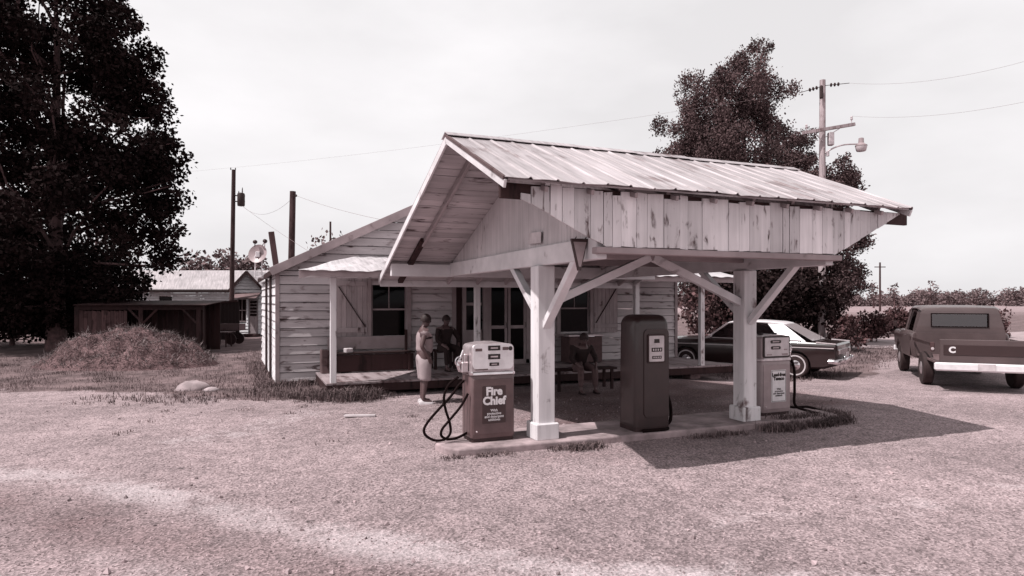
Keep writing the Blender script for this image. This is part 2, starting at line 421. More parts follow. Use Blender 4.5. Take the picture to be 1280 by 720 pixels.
gmed = n.noise(1.3, 6, None, .8)
dirt = n.val(T(.11, .8), n.math('MULTIPLY', n.rng(gmed, .3, .7, .55, 1.6), n.rng(fine, .3, .7, .6, 1.4)))
gm = n.rng(n.math('ADD', n.attr('grassy'), n.math('MULTIPLY', n.math('SUBTRACT', med, .5), 1.6)), .35, .62, 0, 1)
col = n.mix(gm, gravel, dirt)
fld = n.val(T(.24), n.rng(n.noise(.05, 4), .3, .7, .85, 1.15))
col = n.mix(n.attr('field'), col, fld)
n.base(col)
n.bump(n.math('ADD', n.math('MULTIPLY', pebd, .9), n.math('MULTIPLY', fine, .8)), .55, .012)
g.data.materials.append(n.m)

# side road beyond the cars
mb = MB()
pts = [(17, 21.0), (24, 20.3), (34, 20.5), (50, 22.5), (90, 27)]
rows = []
for k, (x, y) in enumerate(pts): rows.append([(x, y - 2.4 - .02 * k, .012), (x, y, .03), (x, y + 2.4, .012)])
rd = mb.grid(rows, flip=True).build('road', plain('pale_road_surface', .27, .9, .18, 2.0)); rd['kind'] = 'structure'

# concrete pump island
mb = MB()
poly = [(2.22, 7.60), (2.34, 7.46), (3.0, 7.41), (4.6, 7.38), (6.2, 7.37), (8.3, 7.4), (8.62, 7.45), (8.70, 7.75), (8.66, 8.15), (8.45, 8.38), (2.5, 8.38), (2.26, 8.22), (2.17, 7.9)]
mb.prism([(x, y, -.05) for x, y in poly], (0, 0, .14))
isl = mb.build('pump_island', M['concrete']); isl['kind'] = 'structure'
bv = isl.modifiers.new('bevel', 'BEVEL'); bv.width = .025; bv.segments = 3; bv.limit_method = 'ANGLE'

# ------------------------------------------------------------------ canopy over the pumps
X1, X2, XL, XR = 3.57, 6.95, 2.36, 8.15
YF, YP, YR, YB, YE = 6.05, 7.68, 7.95, 12.62, 5.93
ZR, ZE, ZBK = 3.99, 3.10, 2.30
def zroof(y): return ZR + (y - YR) * ((ZR - ZE) / (YR - YE)) if y < YR else ZR - (y - YR) * ((ZR - ZBK) / (YB - YR))
can = thing('station_canopy', 'weathered white wooden gabled canopy with tin roof over the fuel pumps', 'canopy', (5.26, YP, 0))
def tinroof(y0, y1, dz, x0, x1, parent, name, mat, step=.29, zf=zroof, wav=.012):
    mb = MB(); k = int(round((x1 - x0) / step)); st = (x1 - x0) / k
    ny = 10
    for i in range(k):
        q = random.random(); xa = x0 + i * st; prof = [(0, .0), (.10, .0), (.42, .001), (.72, .0), (.86, .002), (.915, .016), (.955, .016), (1.0, .002)]
        jit = random.uniform(-.03, .03); rows = []
        for j in range(ny + 1):
            y = y0 + (y1 - y0) * j / ny
            if j in (0,): y += (jit if y0 < y1 else -jit)
            rows.append([(xa + a * st, y, zf(y) + dz + h + wav * mnoise.noise(Vector(((xa + a * st) * 1.7, y * 1.1, 4))) + (.012 * mnoise.noise(Vector((xa * 3 + a, 7, j))) if j == 0 else 0)) for a, h in prof])
        mb.grid(rows, q, flip=(y1 < y0))
    o = mb.build(name, mat, parent)
    s = o.modifiers.new('solid', 'SOLIDIFY'); s.thickness = .006; s.offset = 1
    return o
tinroof(YE - .05, YR, .035, XL - .03, XR + .03, can, 'tin_roof', M['tin'])
tinroof(YB + .03, YR, .035, XL - .03, XR + .03, can, 'tin_roof', M['tin'])
mb = MB()   # ridge cap in lapped lengths
x = XL - .05
while x < XR:
    l = min(.95, XR + .05 - x)
    for sg, sl in ((-1, (ZR - ZE) / (YR - YE)), (1, (ZR - ZBK) / (YB - YR))):
        z0 = ZR + .062 + random.uniform(-.006, .006)
        mb.prism([(x, YR, z0), (x + l, YR, z0 + .006), (x + l, YR + sg * .15, z0 + .002 - .15 * sl), (x, YR + sg * .15, z0 - .004 - .15 * sl)], (0, 0, .006))
    x += l - .02
mb.build('ridge_cap', M['tin'], can)
def deck(y0, y1, x0, x1, name, wd=.17):
    mb = MB(); L = abs(y1 - y0); k = int(L / wd); 
    for i in range(k):
        ya = y0 + (y1 - y0) * i / k; yb = y0 + (y1 - y0) * (i + 1) / k; g_ = .008 * (1 if y1 > y0 else -1)
        xa = x0 + random.uniform(0, .03); cut = [xa] + sorted(random.uniform(x0 + 1, x1 - 1) for _ in range(random.randint(0, 2))) + [x1]
        for a, b in zip(cut, cut[1:]):
            dz = random.uniform(-.006, .004)
            P = [(a + .003, ya + g_, zroof(ya + g_) + dz), (b - .003, ya + g_, zroof(ya + g_) + dz), (b - .003, yb - g_ * .2, zroof(yb - g_ * .2) + dz), (a + .003, yb - g_ * .2, zroof(yb - g_ * .2) + dz)]
            mb.prism(P, (0, 0, .022))
    return mb.build(name, M['plank_x'], can)
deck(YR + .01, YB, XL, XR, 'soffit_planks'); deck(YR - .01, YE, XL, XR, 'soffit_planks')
# rafters
for i, x in enumerate((XL + .42, 3.72, 4.35, 4.98, 5.6, 6.22, 6.80, XR - .42)):
    ye_ = 10.9 if i == 0 else YB - .05
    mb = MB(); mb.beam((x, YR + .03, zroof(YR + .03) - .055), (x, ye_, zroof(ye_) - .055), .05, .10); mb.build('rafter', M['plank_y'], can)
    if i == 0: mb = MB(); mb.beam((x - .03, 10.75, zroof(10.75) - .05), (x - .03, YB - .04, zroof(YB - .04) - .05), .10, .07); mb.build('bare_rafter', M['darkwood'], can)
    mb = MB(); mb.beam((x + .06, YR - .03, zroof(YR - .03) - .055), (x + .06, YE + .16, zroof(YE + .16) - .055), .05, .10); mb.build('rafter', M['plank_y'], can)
for x, s_ in ((XL - .018, -1), (XR + .018, 1)):
    mb = MB(); mb.beam((x, YR + .0, ZR - .04), (x, YE - .01, zroof(YE - .01) - .04), .03, .085); mb.build('barge_board', M['beam'], can)
    mb = MB(); mb.beam((x - s_ * -.012, YR + .0, ZR + .022), (x - s_ * -.012, YE - .02, zroof(YE - .02) + .022), .03, .04); mb.build('verge_strip', M['greywood'], can)
    mb = MB(); mb.beam((x, YR + .0, ZR - .03), (x, YB, zroof(YB) - .03), .03, .11); mb.build('barge_board', M['beam'], can)
# front fascia of upright planks, tapered to the beam below
mb = MB(); x = XL + .05; zt = 3.09; zb = 2.475
def zbot(x):
    if x < X1: return zb + (X1 - x) / (X1 - XL) * (zt - .06 - zb)
    if x > X2: return zb + (x - X2) / (XR - X2) * (zt - .04 - zb)
    return zb
while x < XR - .03:
    wd = random.choice((.11, .14, .16, .18, .2, .22)); x2 = min(x + wd, XR - .02); x2 = XR - .02 if XR - x2 < .12 else x2; g_ = random.choice((.003, .005, .008, .016)); yj = random.uniform(-.006, .006)
    top = zt + random.uniform(-.05, .02)
    if x < XL + .30: top = 2.99
    a, b = x + g_ / 2, x2 - g_ / 2
    kn = [(a, zbot(a))] + ([(X1, zb)] if a < X1 < b else []) + ([(X2, zb)] if a < X2 < b else []) + [(b, zbot(b))]
    P = [(px, YF + yj, pz + random.uniform(0, .016)) for px, pz in kn] + [(b, YF + yj, top), (a, YF + yj, top + random.uniform(-.01, .01))]
    if top > zbot(a) + .03 and top > zbot(b) + .03: mb.prism(P, (0, .022, 0))
    x = x2
mb.build('plank_fascia', M['plank_v'], can)
for k in range(10):
    x = XL + .45 + k * .54
    mb = MB(); mb.box((x, YE + .075, zroof(YE) - .045), (.038, .12, .055), (0.3, 0, 0), .004); mb.build('rafter_tail', M['trim'], can)
mb = MB(); mb.beam((XL - .01, YF + .05, 3.02), (XR + .16, YF + .05, 3.0), .05, .16); mb.build('eave_plate', M['darkwood'], can)
mb = MB(); mb.box(((X1 + X2) / 2, YF + .055, 2.44), (X2 - X1 + .22, .13, .07), None, .006); mb.build('front_beam', M['trim'], can)
# side beams and gable walls
for X, sg in ((X1, -1), (X2, 1)):
    mb = MB(); mb.box((X, (6.14 + 11.69) / 2, 2.475), (.13, 11.69 - 6.14, .25), None, .008); mb.build('side_beam', M['beam'], can)
    mb = MB(); y = 6.10
    while y < 11.75:
        y2 = min(y + .085, 11.75); zz = [(a, max(2.602, zroof(a) - .012)) for a in (y + .002, y2 - .002)]
        if zz[0][1] > 2.62 or zz[1][1] > 2.62:
            P = [(X - .012 * sg, zz[0][0], 2.602), (X - .012 * sg, zz[1][0], 2.602), (X - .012 * sg, zz[1][0], zz[1][1]), (X - .012 * sg, zz[0][0], zz[0][1])]
            mb.prism(P, (.024 * sg, 0, 0))
        y = y2
    mb.build('gable_wall', M['board_fine'], can)
mb = MB(); mb.box(((XL + XR) / 2, 11.75, 2.455), (XR - XL - .06, .11, .235), None, .008); mb.build('cross_beam', M['beam'], can)
mb = MB(); mb.box(((X1 + X2) / 2, YP, 2.53), (X2 - X1 - .14, .11, .14), None, .008); mb.build('cross_beam', M['trim'], can)
mb = MB(); mb.box(((XL + XR) / 2, YB + .02, ZBK - .07), (XR - XL, .03, .13), None, .006); mb.build('eave_board', M['beam'], can)
mb = MB(); mb.box((5.26, 9.6, 2.55), (X2 - X1 - .14, .1, .12), None, .008); mb.build('cross_beam', M['trim'], can)
# posts with plinths, and braces
for X in (X1, X2):
    mb = MB(); mb.box((X, YP, .10 + 1.125), (.245, .245, 2.25), None, .012); p = mb.build('post', M['post'], can)
    mb = MB(); mb.box((X, YP, .08 + .11), (.33, .33, .22), None, .015); b = mb.build('post_base', M['post'], p)
for X in (X1, X2):
    mb = MB(); mb.beam((X, YP - .10, 1.56), (X, 6.66, 2.42), .085, .11, (1, 0, 0)); mb.build('brace', M['beam'], can)
    mb = MB(); mb.beam((X, YP + .10, 1.68), (X, 8.74, 2.42), .085, .10, (1, 0, 0)); mb.build('brace', M['beam'], can)
mb = MB(); mb.beam((X1 + .1, YP - .02, 1.86), (5.22, YP - .02, 2.50), .09, .11); mb.build('brace', M['beam'], can)
mb = MB(); mb.beam((X2 - .1, YP - .02, 1.86), (5.28, YP - .02, 2.50), .085, .11); mb.build('brace', M['beam'], can)

# ------------------------------------------------------------------ store behind
HXL, HXR, HY0, HYB, ZEAV = .56, 11.12, 15.05, 21.3, 2.56
SK = -.20    # the left wall splays out a little
st = thing('general_store', 'old white clapboard country store with shuttered windows and a porch', 'store', (5.9, HY0, 0))
def clap(mb, u2p, nrm, u0, u1, z0, z1, ex, holes=(), clip=None):
    z = z0
    nrm = Vector(nrm)
    while z < z1 - .02:
        zt_ = min(z + ex, z1)
        a0, a1 = (clip(z) if clip else (u0, u1)); b0, b1 = (clip(zt_) if clip else (u0, u1))
        segs = [(a0, a1, b0, b1)]
        for h in holes:
            if h[2] < (z + zt_) / 2 < h[3]:
                new = []
                for s in segs:
                    if h[1] <= s[0] or h[0] >= s[1]: new.append(s); continue
                    if h[0] > s[0]: new.append((s[0], h[0], s[2], h[0]))
                    if h[1] < s[1]: new.append((h[1], s[1], h[1], s[3]))
                segs = new
        fin = []
        for s in segs:
            L = s[1] - s[0]
            if L > 3.2:
                c = s[0] + random.uniform(1.3, L - 1.3); fin += [(s[0], c - .002, s[2], c - .002), (c + .002, s[1], c + .002, s[3])]
            else: fin.append(s)
        for s in fin:
            if s[1] - s[0] < .03 or s[3] - s[2] < .0: continue
            j = random.uniform(-.004, .004); sag = random.uniform(-.004, .004)
            o = nrm * (.040 + j); i_ = nrm * (.008 + j)
            A, B, Cc, D = u2p(s[0], z + .005 + sag), u2p(s[1], z + .005 - sag), u2p(s[3], zt_ - .009), u2p(s[2], zt_ - .009)
            mb.add([A + o, B + o, Cc + i_, D + i_, A - nrm * .02, B - nrm * .02, Cc - nrm * .02, D - nrm * .02],
                   [(0, 1, 2, 3), (7, 6, 5, 4), (0, 4, 5, 1), (1, 5, 6, 2), (2, 6, 7, 3), (3, 7, 4, 0)])
        z = zt_
HOLES = [(2.60, 3.44, .98, 2.34), (7.48, 8.36, .98, 2.34), (4.55, 6.62, .2, 2.42)]
RS = .487; XM = (HXL + HXR) / 2
fr = lambda u, z: Vector((u, HY0, z))
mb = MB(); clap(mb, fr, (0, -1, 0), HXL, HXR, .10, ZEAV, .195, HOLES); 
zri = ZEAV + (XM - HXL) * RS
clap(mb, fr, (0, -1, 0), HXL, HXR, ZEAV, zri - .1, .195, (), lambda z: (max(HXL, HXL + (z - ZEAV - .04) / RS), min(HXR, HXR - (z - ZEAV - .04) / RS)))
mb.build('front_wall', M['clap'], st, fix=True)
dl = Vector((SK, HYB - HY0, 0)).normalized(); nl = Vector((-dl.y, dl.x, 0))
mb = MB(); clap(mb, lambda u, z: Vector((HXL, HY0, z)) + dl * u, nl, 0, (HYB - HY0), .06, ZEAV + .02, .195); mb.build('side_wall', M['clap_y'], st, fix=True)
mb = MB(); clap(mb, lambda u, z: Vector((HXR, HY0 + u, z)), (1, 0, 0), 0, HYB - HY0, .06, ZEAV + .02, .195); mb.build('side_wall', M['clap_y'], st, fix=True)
mb = MB(); mb.prism([(HXL + SK + .03, HYB, .06), (HXR, HYB, .06), (HXR, HYB, ZEAV), (XM, HYB, zri - .05), (HXL + SK + .03, HYB, ZEAV)], (0, .05, 0)); mb.build('back_wall', M['clap'], st)
for x in (HXL - .005, HXR + .005): mb = MB(); mb.box((x, HY0 - .02, .06 + 1.25), (.09, .07, 2.5), None, .004); mb.build('corner_board', M['trim'], st)
M['pier'] = plain('pier_brick', .12, .9, .4, 8)
for x in (HXL + .2, 3.4, 6, 8.6, HXR - .2):
    for y in (HY0 + .2, 18, HYB - .3): mb = MB(); mb.box((x - (.15 if y > 16 and x < 1 else 0), y, -.02), (.32, .32, .3), None, .01); mb.build('brick_pier', M['pier'], st)
# floor + dark interior so windows look into a room
mb = MB(); mb.box((XM, (HY0 + HYB) / 2, .16), (HXR - HXL - .1, HYB - HY0 - .12, .05)); mb.build('floor', M['darkwood'], st)
# roof
def roofslab(x0, z0, x1, z1, y0, y1, t=.05):
    mb = MB(); mb.prism([(x0, y0, z0), (x1, y0, z1), (x1, y1, z1), (x0, y1, z0)], (0, 0, t)); return mb
ov = .16
o = roofslab(HXL - ov, ZEAV - ov * RS + .05, XM, zri + .05, HY0 - .30, HYB + .3).build('roof', M['tin3'], st)
for xa_, xb_ in ((HXL - ov + .01, XM - .01), (HXR + ov - .01, XM + .01)):
    q_ = lambda x: zri + .012 - abs(XM - x) * RS
    mb = MB(); mb.prism([(xa_, HY0 - .29, q_(xa_)), (xb_, HY0 - .29, q_(xb_)), (xb_, HYB + .29, q_(xb_)), (xa_, HYB + .29, q_(xa_))], (0, 0, .03)); mb.build('roof_deck', M['greywood'], st)
for sg, xe in ((-1, HXL - ov), (1, HXR + ov)):
    mb = MB(); mb.beam((xe, HY0 - .32, ZEAV - ov * RS + .025), (XM, HY0 - .32, zri + .025), .035, .18); mb.build('barge_board', M['trim'], st)
roofslab(XM, zri + .05, HXR + ov, ZEAV - ov * RS + .05, HY0 - .30, HYB + .3).build('roof', M['tin3'], st)
mb = MB(); mb.beam((HXL - ov + .03, HY0 - .28, ZEAV - .06), (HXL - ov + .03 + SK, HYB + .28, ZEAV - .06), .03, .12); mb.build('eave_board', M['darkwood'], st)
# windows
for (a, b, z0, z1) in HOLES[:2]:
    m_ = (a + b) / 2; Y = HY0
    mb = MB(); mb.box((a - .05, Y - .045, (z0 + z1) / 2), (.10, .05, z1 - z0 + .1), None, .004); mb.box((b + .05, Y - .045, (z0 + z1) / 2), (.10, .05, z1 - z0 + .1), None, .004)
    mb.box((m_, Y - .047, z1 + .05), (b - a - .002, .05, .10), None, .004); mb.box((m_, Y - .075, z0 - .03), (b - a + .24, .10, .045), None, .004)
    wn = mb.build('window', M['trim'], st)
    mb = MB(); zm = (z0 + z1) / 2 + .02
    for zz in (z0 + .025, zm, z1 - .025): mb.box((m_, Y + .02, zz), (b - a - .01, .035, .04))
    for xx in (a + .022, b - .022): mb.box((xx, Y + .021, (z0 + z1) / 2), (.04, .033, z1 - z0 - .01))
    mb.box((m_, Y + .019, (zm + z1) / 2), (.02, .03, z1 - zm - .05)); mb.build('sash', M['trim'], wn)
    mb = MB(); mb.box((m_, Y + .03, (z0 + z1) / 2), (b - a, .006, z1 - z0)); mb.build('pane', M['glass'], wn)
# plank shutters standing open beside the windows
for (a, b), dg in (((1.80, 2.50), 1), ((8.47, 9.20), -1)):
    mb = MB(); x = a; z0, z1 = 1.04, 2.40
    while x < b - .02:
        x2 = min(x + .118, b); mb.box(((x + x2) / 2, HY0 - .062, (z0 + z1) / 2 + random.uniform(-.008, .008)), (x2 - x - .005, .022, z1 - z0), None, .002); x = x2
    sh = mb.build('shutter', M['shutter'], st)
    for zz in (z0 + .17, z1 - .12): mb = MB(); mb.box(((a + b) / 2, HY0 - .084, zz), (b - a - .01, .02, .11), None, .003); mb.build('batten', M['shutter'], sh)
    mb = MB(); xa, xb = (a + .06, b - .05) if dg > 0 else (b - .06, a + .05)
    mb.beam((xa, HY0 - .086, z1 - .2), (xb, HY0 - .086, z0 + .25), .018, .035, (0, 1, 0)); mb.build('brace', M['darkwood'], sh)
# doorway: frame, side light, two screen doors
mb = MB(); a, b, z0, z1 = HOLES[2]
for xx, ww in ((a + .05, .1), (b - .05, .1), (5.42, .14), (4.86, .09)): mb.box((xx, HY0 - .03, (z0 + z1) / 2 + .1), (ww, .07, z1 - z0 - .2), None, .004)
mb.box(((a + b) / 2, HY0 - .032, z1 - .04), (b - a, .072, .10), None, .004); mb.build('door_frame', M['trim'], st)
mb = MB(); mb.box((4.70, HY0 + .02, 1.28), (.24, .03, 2.2)); mb.build('door_panel', M['darkwood'], st)
mb = MB(); mb.box((5.12, HY0 + .0, .66), (.42, .04, .86), None, .003); sl = mb.build('side_light', M['trim'], st)
for zz in (1.126, 1.80, 2.26): mb = MB(); mb.box((5.12, HY0 - .005, zz), (.42, .04, .07), None, .003); mb.build('rail', M['trim'], sl)
mb = MB(); mb.box((5.12, HY0 + .02, 1.68), (.42, .006, 1.2)); mb.build('pane', M['glass'], sl)
for (a, b) in ((5.50, 6.00), (6.02, 6.52)):
    mb = MB(); m_ = (a + b) / 2
    for xx in (a + .035, b - .035): mb.box((xx, HY0 - .02, 1.31), (.07, .035, 2.06), None, .003)
    for zz, hh in ((.34, .12), (1.22, .08), (2.30, .08)): mb.box((m_, HY0 - .02, zz), (b - a - .142, .035, hh), None, .003)
    d = mb.build('screen_door', M['trim'], st)
    mb = MB(); mb.box((m_, HY0 - .01, 1.3), (b - a - .12, .005, 2.0)); mb.build('mesh_panel', glass('fly_screen', .05, .0, .12), d)
    mb = MB(); mb.tube([(b - .04, HY0 - .04, 1.2), (b - .04, HY0 - .075, 1.22), (b - .04, HY0 - .075, 1.32), (b - .04, HY0 - .04, 1.34)], .008, 6); mb.build('handle', M['darkmetal'], d)
# porch
PY, PX0, PX1, PZ = 12.83, 1.36, 11.25, .28
mb = MB(); x = PX0
while x < PX1 - .02:
    x2 = min(x + .14, PX1); mb.box(((x + x2) / 2, (PY + HY0) / 2 + random.uniform(-.012, .012), PZ - .02), (x2 - x - .005, HY0 - PY - .06, .04), None, .003); x = x2
mb.build('porch_floor', M['porchfloor'], st)
mb = MB(); mb.box(((PX0 + PX1) / 2, PY + .05, PZ - .12), (PX1 - PX0 - .02, .05, .155), None, .004); mb.box((PX0 + .02, (PY + HY0) / 2 + .02, PZ - .12), (.04, HY0 - PY - .16, .155), None, .004)
mb.build('porch_skirt', M['darkwood'], st)
for x in (PX0 + .25, 4.4, 7.2, 10.2): mb = MB(); mb.box((x, PY + .3, .06), (.3, .3, .24), None, .01); mb.build('porch_pier', M['pier'], st)
for x in (1.50, 4.47, 8.44, 10.33):
    mb = MB(); mb.box((x, PY + .09, (PZ + 2.34) / 2), (.115, .115, 2.34 - PZ), None, .006); mb.build('porch_post', M['post'], st)
def zporch(y): return 2.44 + (y - 12.5) / (HY0 - 12.5) * .46
mb = MB(); mb.box((6.1, PY + .09, 2.40), (10.4, .10, .13), None, .006); mb.build('porch_beam', M['beam'], st)
def tin_porch(x0, x1):
    mb = MB(); nx = int((x1 - x0) / .05); rows = []
    for j in range(9):
        y = 12.45 + (HY0 - 12.45) * j / 8
        xs_ = x0 + (y - 12.45) / (HY0 - 12.45) * 1.5
        rows.append([(xs_ + (x1 - xs_) * i / nx, y - (.05 * mnoise.noise(Vector((i * .21, 0, 0))) if j == 0 else 0), zporch(y) + .03 + .008 * math.sin(i * .9) + (.035 * mnoise.noise(Vector((i * .11, j * .35, 2)))) * (1 if j < 6 else .2)) for i in range(nx + 1)])
    mb.grid(rows); o = mb.build('porch_roof', M['tin2'], st); s = o.modifiers.new('s', 'SOLIDIFY'); s.thickness = .006; return o
tin_porch(.82, 11.3)
mb = MB()
P = [(.84, 12.52, 2.30), (1.05, 12.52, 2.355), (1.7, 12.52, 2.36), (2.6, 12.52, 2.33), (2.6, 12.52, 2.45), (1.7, 12.52, 2.46), (.84, 12.52, 2.45)]
mb.prism(P, (0, .025, 0)); mb.prism([(2.61, 12.52, 2.33), (11.4, 12.52, 2.34), (11.4, 12.52, 2.45), (2.61, 12.52, 2.45)], (0, .025, 0)); mb.build('porch_fascia', M['trim'], st)
for k in range(12):
    x = 2.7 + k * .76; mb = MB(); mb.beam((x, 12.55, zporch(12.55) - .03), (x, HY0 - .05, zporch(HY0 - .05) - .03), .05, .08); mb.build('porch_rafter', M['plank_y'], st)
for u in (1.3, 3.0):     # two conduits down the left wall
    p = Vector((HXL, HY0, 0)) + dl * u + nl * .07; mb = MB(); mb.tube([p + Vector((0, 0, .0)), p + Vector((0, 0, 2.5))], .03, 8); mb.build('drain_pipe', M['darkmetal'], st)

# ------------------------------------------------------------------ fuel pumps on the island
def rring(w, d, r, z, n=5, cx=0, cy=0):
    out = []; r = min(r, w / 2 - .001, d / 2 - .001)
    for qx, qy, a0 in ((1, 1, 0), (-1, 1, 90), (-1, -1, 180), (1, -1, 270)):
        for k in range(n):
            a = R(a0 + 90 * k / (n - 1)); out.append((cx + qx * (w / 2 - r) + r * math.cos(a), cy + qy * (d / 2 - r) + r * math.sin(a), z))
    return out
def loft(mb, rings, rnd=None):
    n = len(rings[0]); vs = [p for q in rings for p in q]; fs = []
    for i in range(len(rings) - 1):
        for j in range(n): fs.append((i * n + j, i * n + (j + 1) % n, (i + 1) * n + (j + 1) % n, (i + 1) * n + j))
    fs.append(tuple(range(n))[::-1]); fs.append(tuple((len(rings) - 1) * n + j for j in range(n)))
    return mb.add(vs, fs, rnd)
def rpanel(mb, w, h, r, y, t, cx, cz, n=5):      # rounded upright panel facing -y
    ring = [(x, z) for x, z, _ in rring(w, h, r, 0, n)]
    mb.prism([(cx + x, y, cz + z) for x, z in ring], (0, t, 0)); return mb
def smooth_path(pts, k=6):
    P = [Vector(p) for p in pts]; out = []
    for i in range(len(P) - 1):
        a, b, c, d = P[max(i - 1, 0)], P[i], P[i + 1], P[min(i + 2, len(P) - 1)]
        for j in range(k):
            t = j / k; out.append(.5 * ((2 * b) + (c - a) * t + (2 * a - 5 * b + 4 * c - d) * t * t + (3 * b - a - 3 * c + d) * t ** 3))
    return out + [P[-1]]
ROTF = Matrix.Rotation(R(90), 4, 'X')      # text plane -> upright, facing -y
def pump(label, loc, paint, head_mat, sign_w, sign_dark, lines, framed):
    t = thing('fuel_pump', label, 'fuel pump', loc)
    W, D = .60, .40
    mb = MB(); loft(mb, [rring(W - .03, D - .03, .03, 0), rring(W - .03, D - .03, .03, .05)]); mb.build('plinth', M['darkmetal'], t, True)
    mb = MB(); loft(mb, [rring(W - .03, D - .02, .045, .045), rring(W, D, .05, .06), rring(W, D, .05, .83), rring(W - .012, D - .012, .05, .85)]); b = mb.build('body', paint, t, True, 40)
    mb = MB(); mb.box((0, -D / 2 - .004, .45), (W - .06, .01, .70), None, .004); mb.build('door_panel', paint, b, True)
    mb = MB(); mb.lathe([(.012, 0), (.012, .015), (.006, .02)], 10, (-W / 2 + .07, -D / 2 - .008, .14), (0, -1, 0)); mb.build('lock', M['dullmetal'], b, True)
    mb = MB(); loft(mb, [rring(W + .012, D + .012, .05, .848), rring(W + .03, D + .03, .055, .856), rring(W + .03, D + .03, .055, .885), rring(W + .005, D + .005, .05, .90)])
    mb.build('trim_band', M['chrome'] if not framed else M['dullmetal'], t, True, 40)
    # head: upright rounded slab
    Wh = W - .01
    prof = [(-Wh / 2, .895), (Wh / 2, .895), (Wh / 2 - .004, 1.18)]
    for k in range(7): a = R(90 * k / 6); prof.append((Wh / 2 - .064 + .06 * math.cos(a), 1.18 + .062 * math.sin(a)))
    prof += [(.12, 1.262), (0, 1.266), (-.12, 1.262)]
    for k in range(7): a = R(90 + 90 * k / 6); prof.append((-Wh / 2 + .064 + .06 * math.cos(a), 1.18 + .062 * math.sin(a)))
    prof.append((-Wh / 2 + .004, 1.18))
    rows = []
    for y, sc in ((-D / 2 + .012, .965), (-D / 2 + .022, 1), (D / 2 - .022, 1), (D / 2 - .012, .965)):
        rows.append([(x * sc, y, 1.08 + (z - 1.08) * (sc if z > 1.08 else 1)) for x, z in prof])
    mb = MB(); loft(mb, rows); h = mb.build('head', M['dullmetal'] if not framed else M['grey_enamel'], t, True, 35, True)
    fm = MB()
    if framed:
        rpanel(fm, .54, .335, .03, -D / 2 - .006, .02, 0, 1.075); fm.build('face_frame', M['ink'], h, True)
        fm = MB(); rpanel(fm, .49, .29, .02, -D / 2 - .014, .012, 0, 1.075); f = fm.build('face_plate', head_mat, h, True)
        for x in (-.14, .14):
            mb = MB(); mb.box((x, 0, 1.272), (.05, .09, .022), None, .005); mb.build('latch', M['ink'], h, True)
        wins = [(-.03, 1.155, .22, .05), (-.03, 1.06, .20, .05)]; small = [(.17, 1.03, .07, .022), (.155, .955, .12, .03), (-.16, .955, .1, .02)]
    else:
        fm = MB(); rpanel(fm, .55, .325, .06, -D / 2 - .002, .018, 0, 1.085); f = fm.build('face_plate', head_mat, h, True)
        wins = [(.01, 1.195, .165, .062), (.01, 1.085, .165, .066), (.01, .988, .13, .042)]; small = [(-.20, 1.175, .09, .035), (.165, 1.185, .08, .04), (-.16, .925, .17, .016)]
        mb = MB(); mb.lathe([(.028, 0), (.028, .004), (.018, .006)], 14, (.235, -D / 2 - .002, 1.185), (0, -1, 0)); mb.build('round_seal', M['ink'], f, True)
    for x, z, ww, hh in wins:
        mb = MB()
        if framed: rpanel(mb, ww, hh, .024, -D / 2 - .017, .008, x, z)
        else: rpanel(mb, ww, hh, .006, -D / 2 - .007, .012, x, z)
        o = mb.build('display_window', M['black'], f, True)
        mb = MB(); mb.box((x, -D / 2 - (.0175 if framed else .0075), z), (ww * .6, .002, hh * .28)); mb.build('digits', M['dullmetal'], o, True)
    for x, z, ww, hh in small:
        mb = MB(); mb.box((x, -D / 2 - (.0155 if framed else .0035), z), (ww, .006, hh), None, .001); mb.build('instruction_plate', M['grey_enamel'] if framed else M['red_enamel'], f, True)
    # sign on the body
    sw, sh, cx, cz = sign_w
    mb = MB(); mb.box((cx, -D / 2 - .012, cz), (sw, .008, sh), None, .002); s = mb.build('sign_panel', M['sign_dark'] if sign_dark else M['white'], b, True)
    if not sign_dark:
        mb = MB(); e = .006
        for z in (cz - sh / 2 + .012, cz + sh / 2 - .012): mb.box((cx, -D / 2 - .0165, z), (sw - .02, .002, e))
        for x in (cx - sw / 2 + .012, cx + sw / 2 - .012): mb.box((x, -D / 2 - .0166, cz), (e, .002, sh - .03))
        mb.build('sign_border', M['ink'], s, True)
    ink = M['white'] if sign_dark else M['ink']
    for body, size, z, bold in lines:
        text_obj('lettering', body, size, ink, Matrix.Translation((cx, -D / 2 - .017, cz + z)) @ ROTF, s, bold)
    return t
pump1 = pump('fuel pump lettered Fire Chief with a white face, standing left of the front canopy post', (2.885, 7.90, .09), M['red_enamel'], M['white'], (.32, .48, 0.005, .475), True,
             [('Fire\nChief', .142, .105, .0064), ('With\nprotective\nand detergent\nadditives', .046, -.135, .0005)], False)
pump2 = pump('grey fuel pump with a white Lead-free sign, standing right of the second canopy post', (7.665, 7.97, .09), M['grey_enamel'], M['cream'], (.30, .50, .03, .46), False,
             [('Lead-free\nTexaco', .072, .145, .0044), ('With\nprotective\nand detergent\nadditives', .040, -.10, .0006)], True)
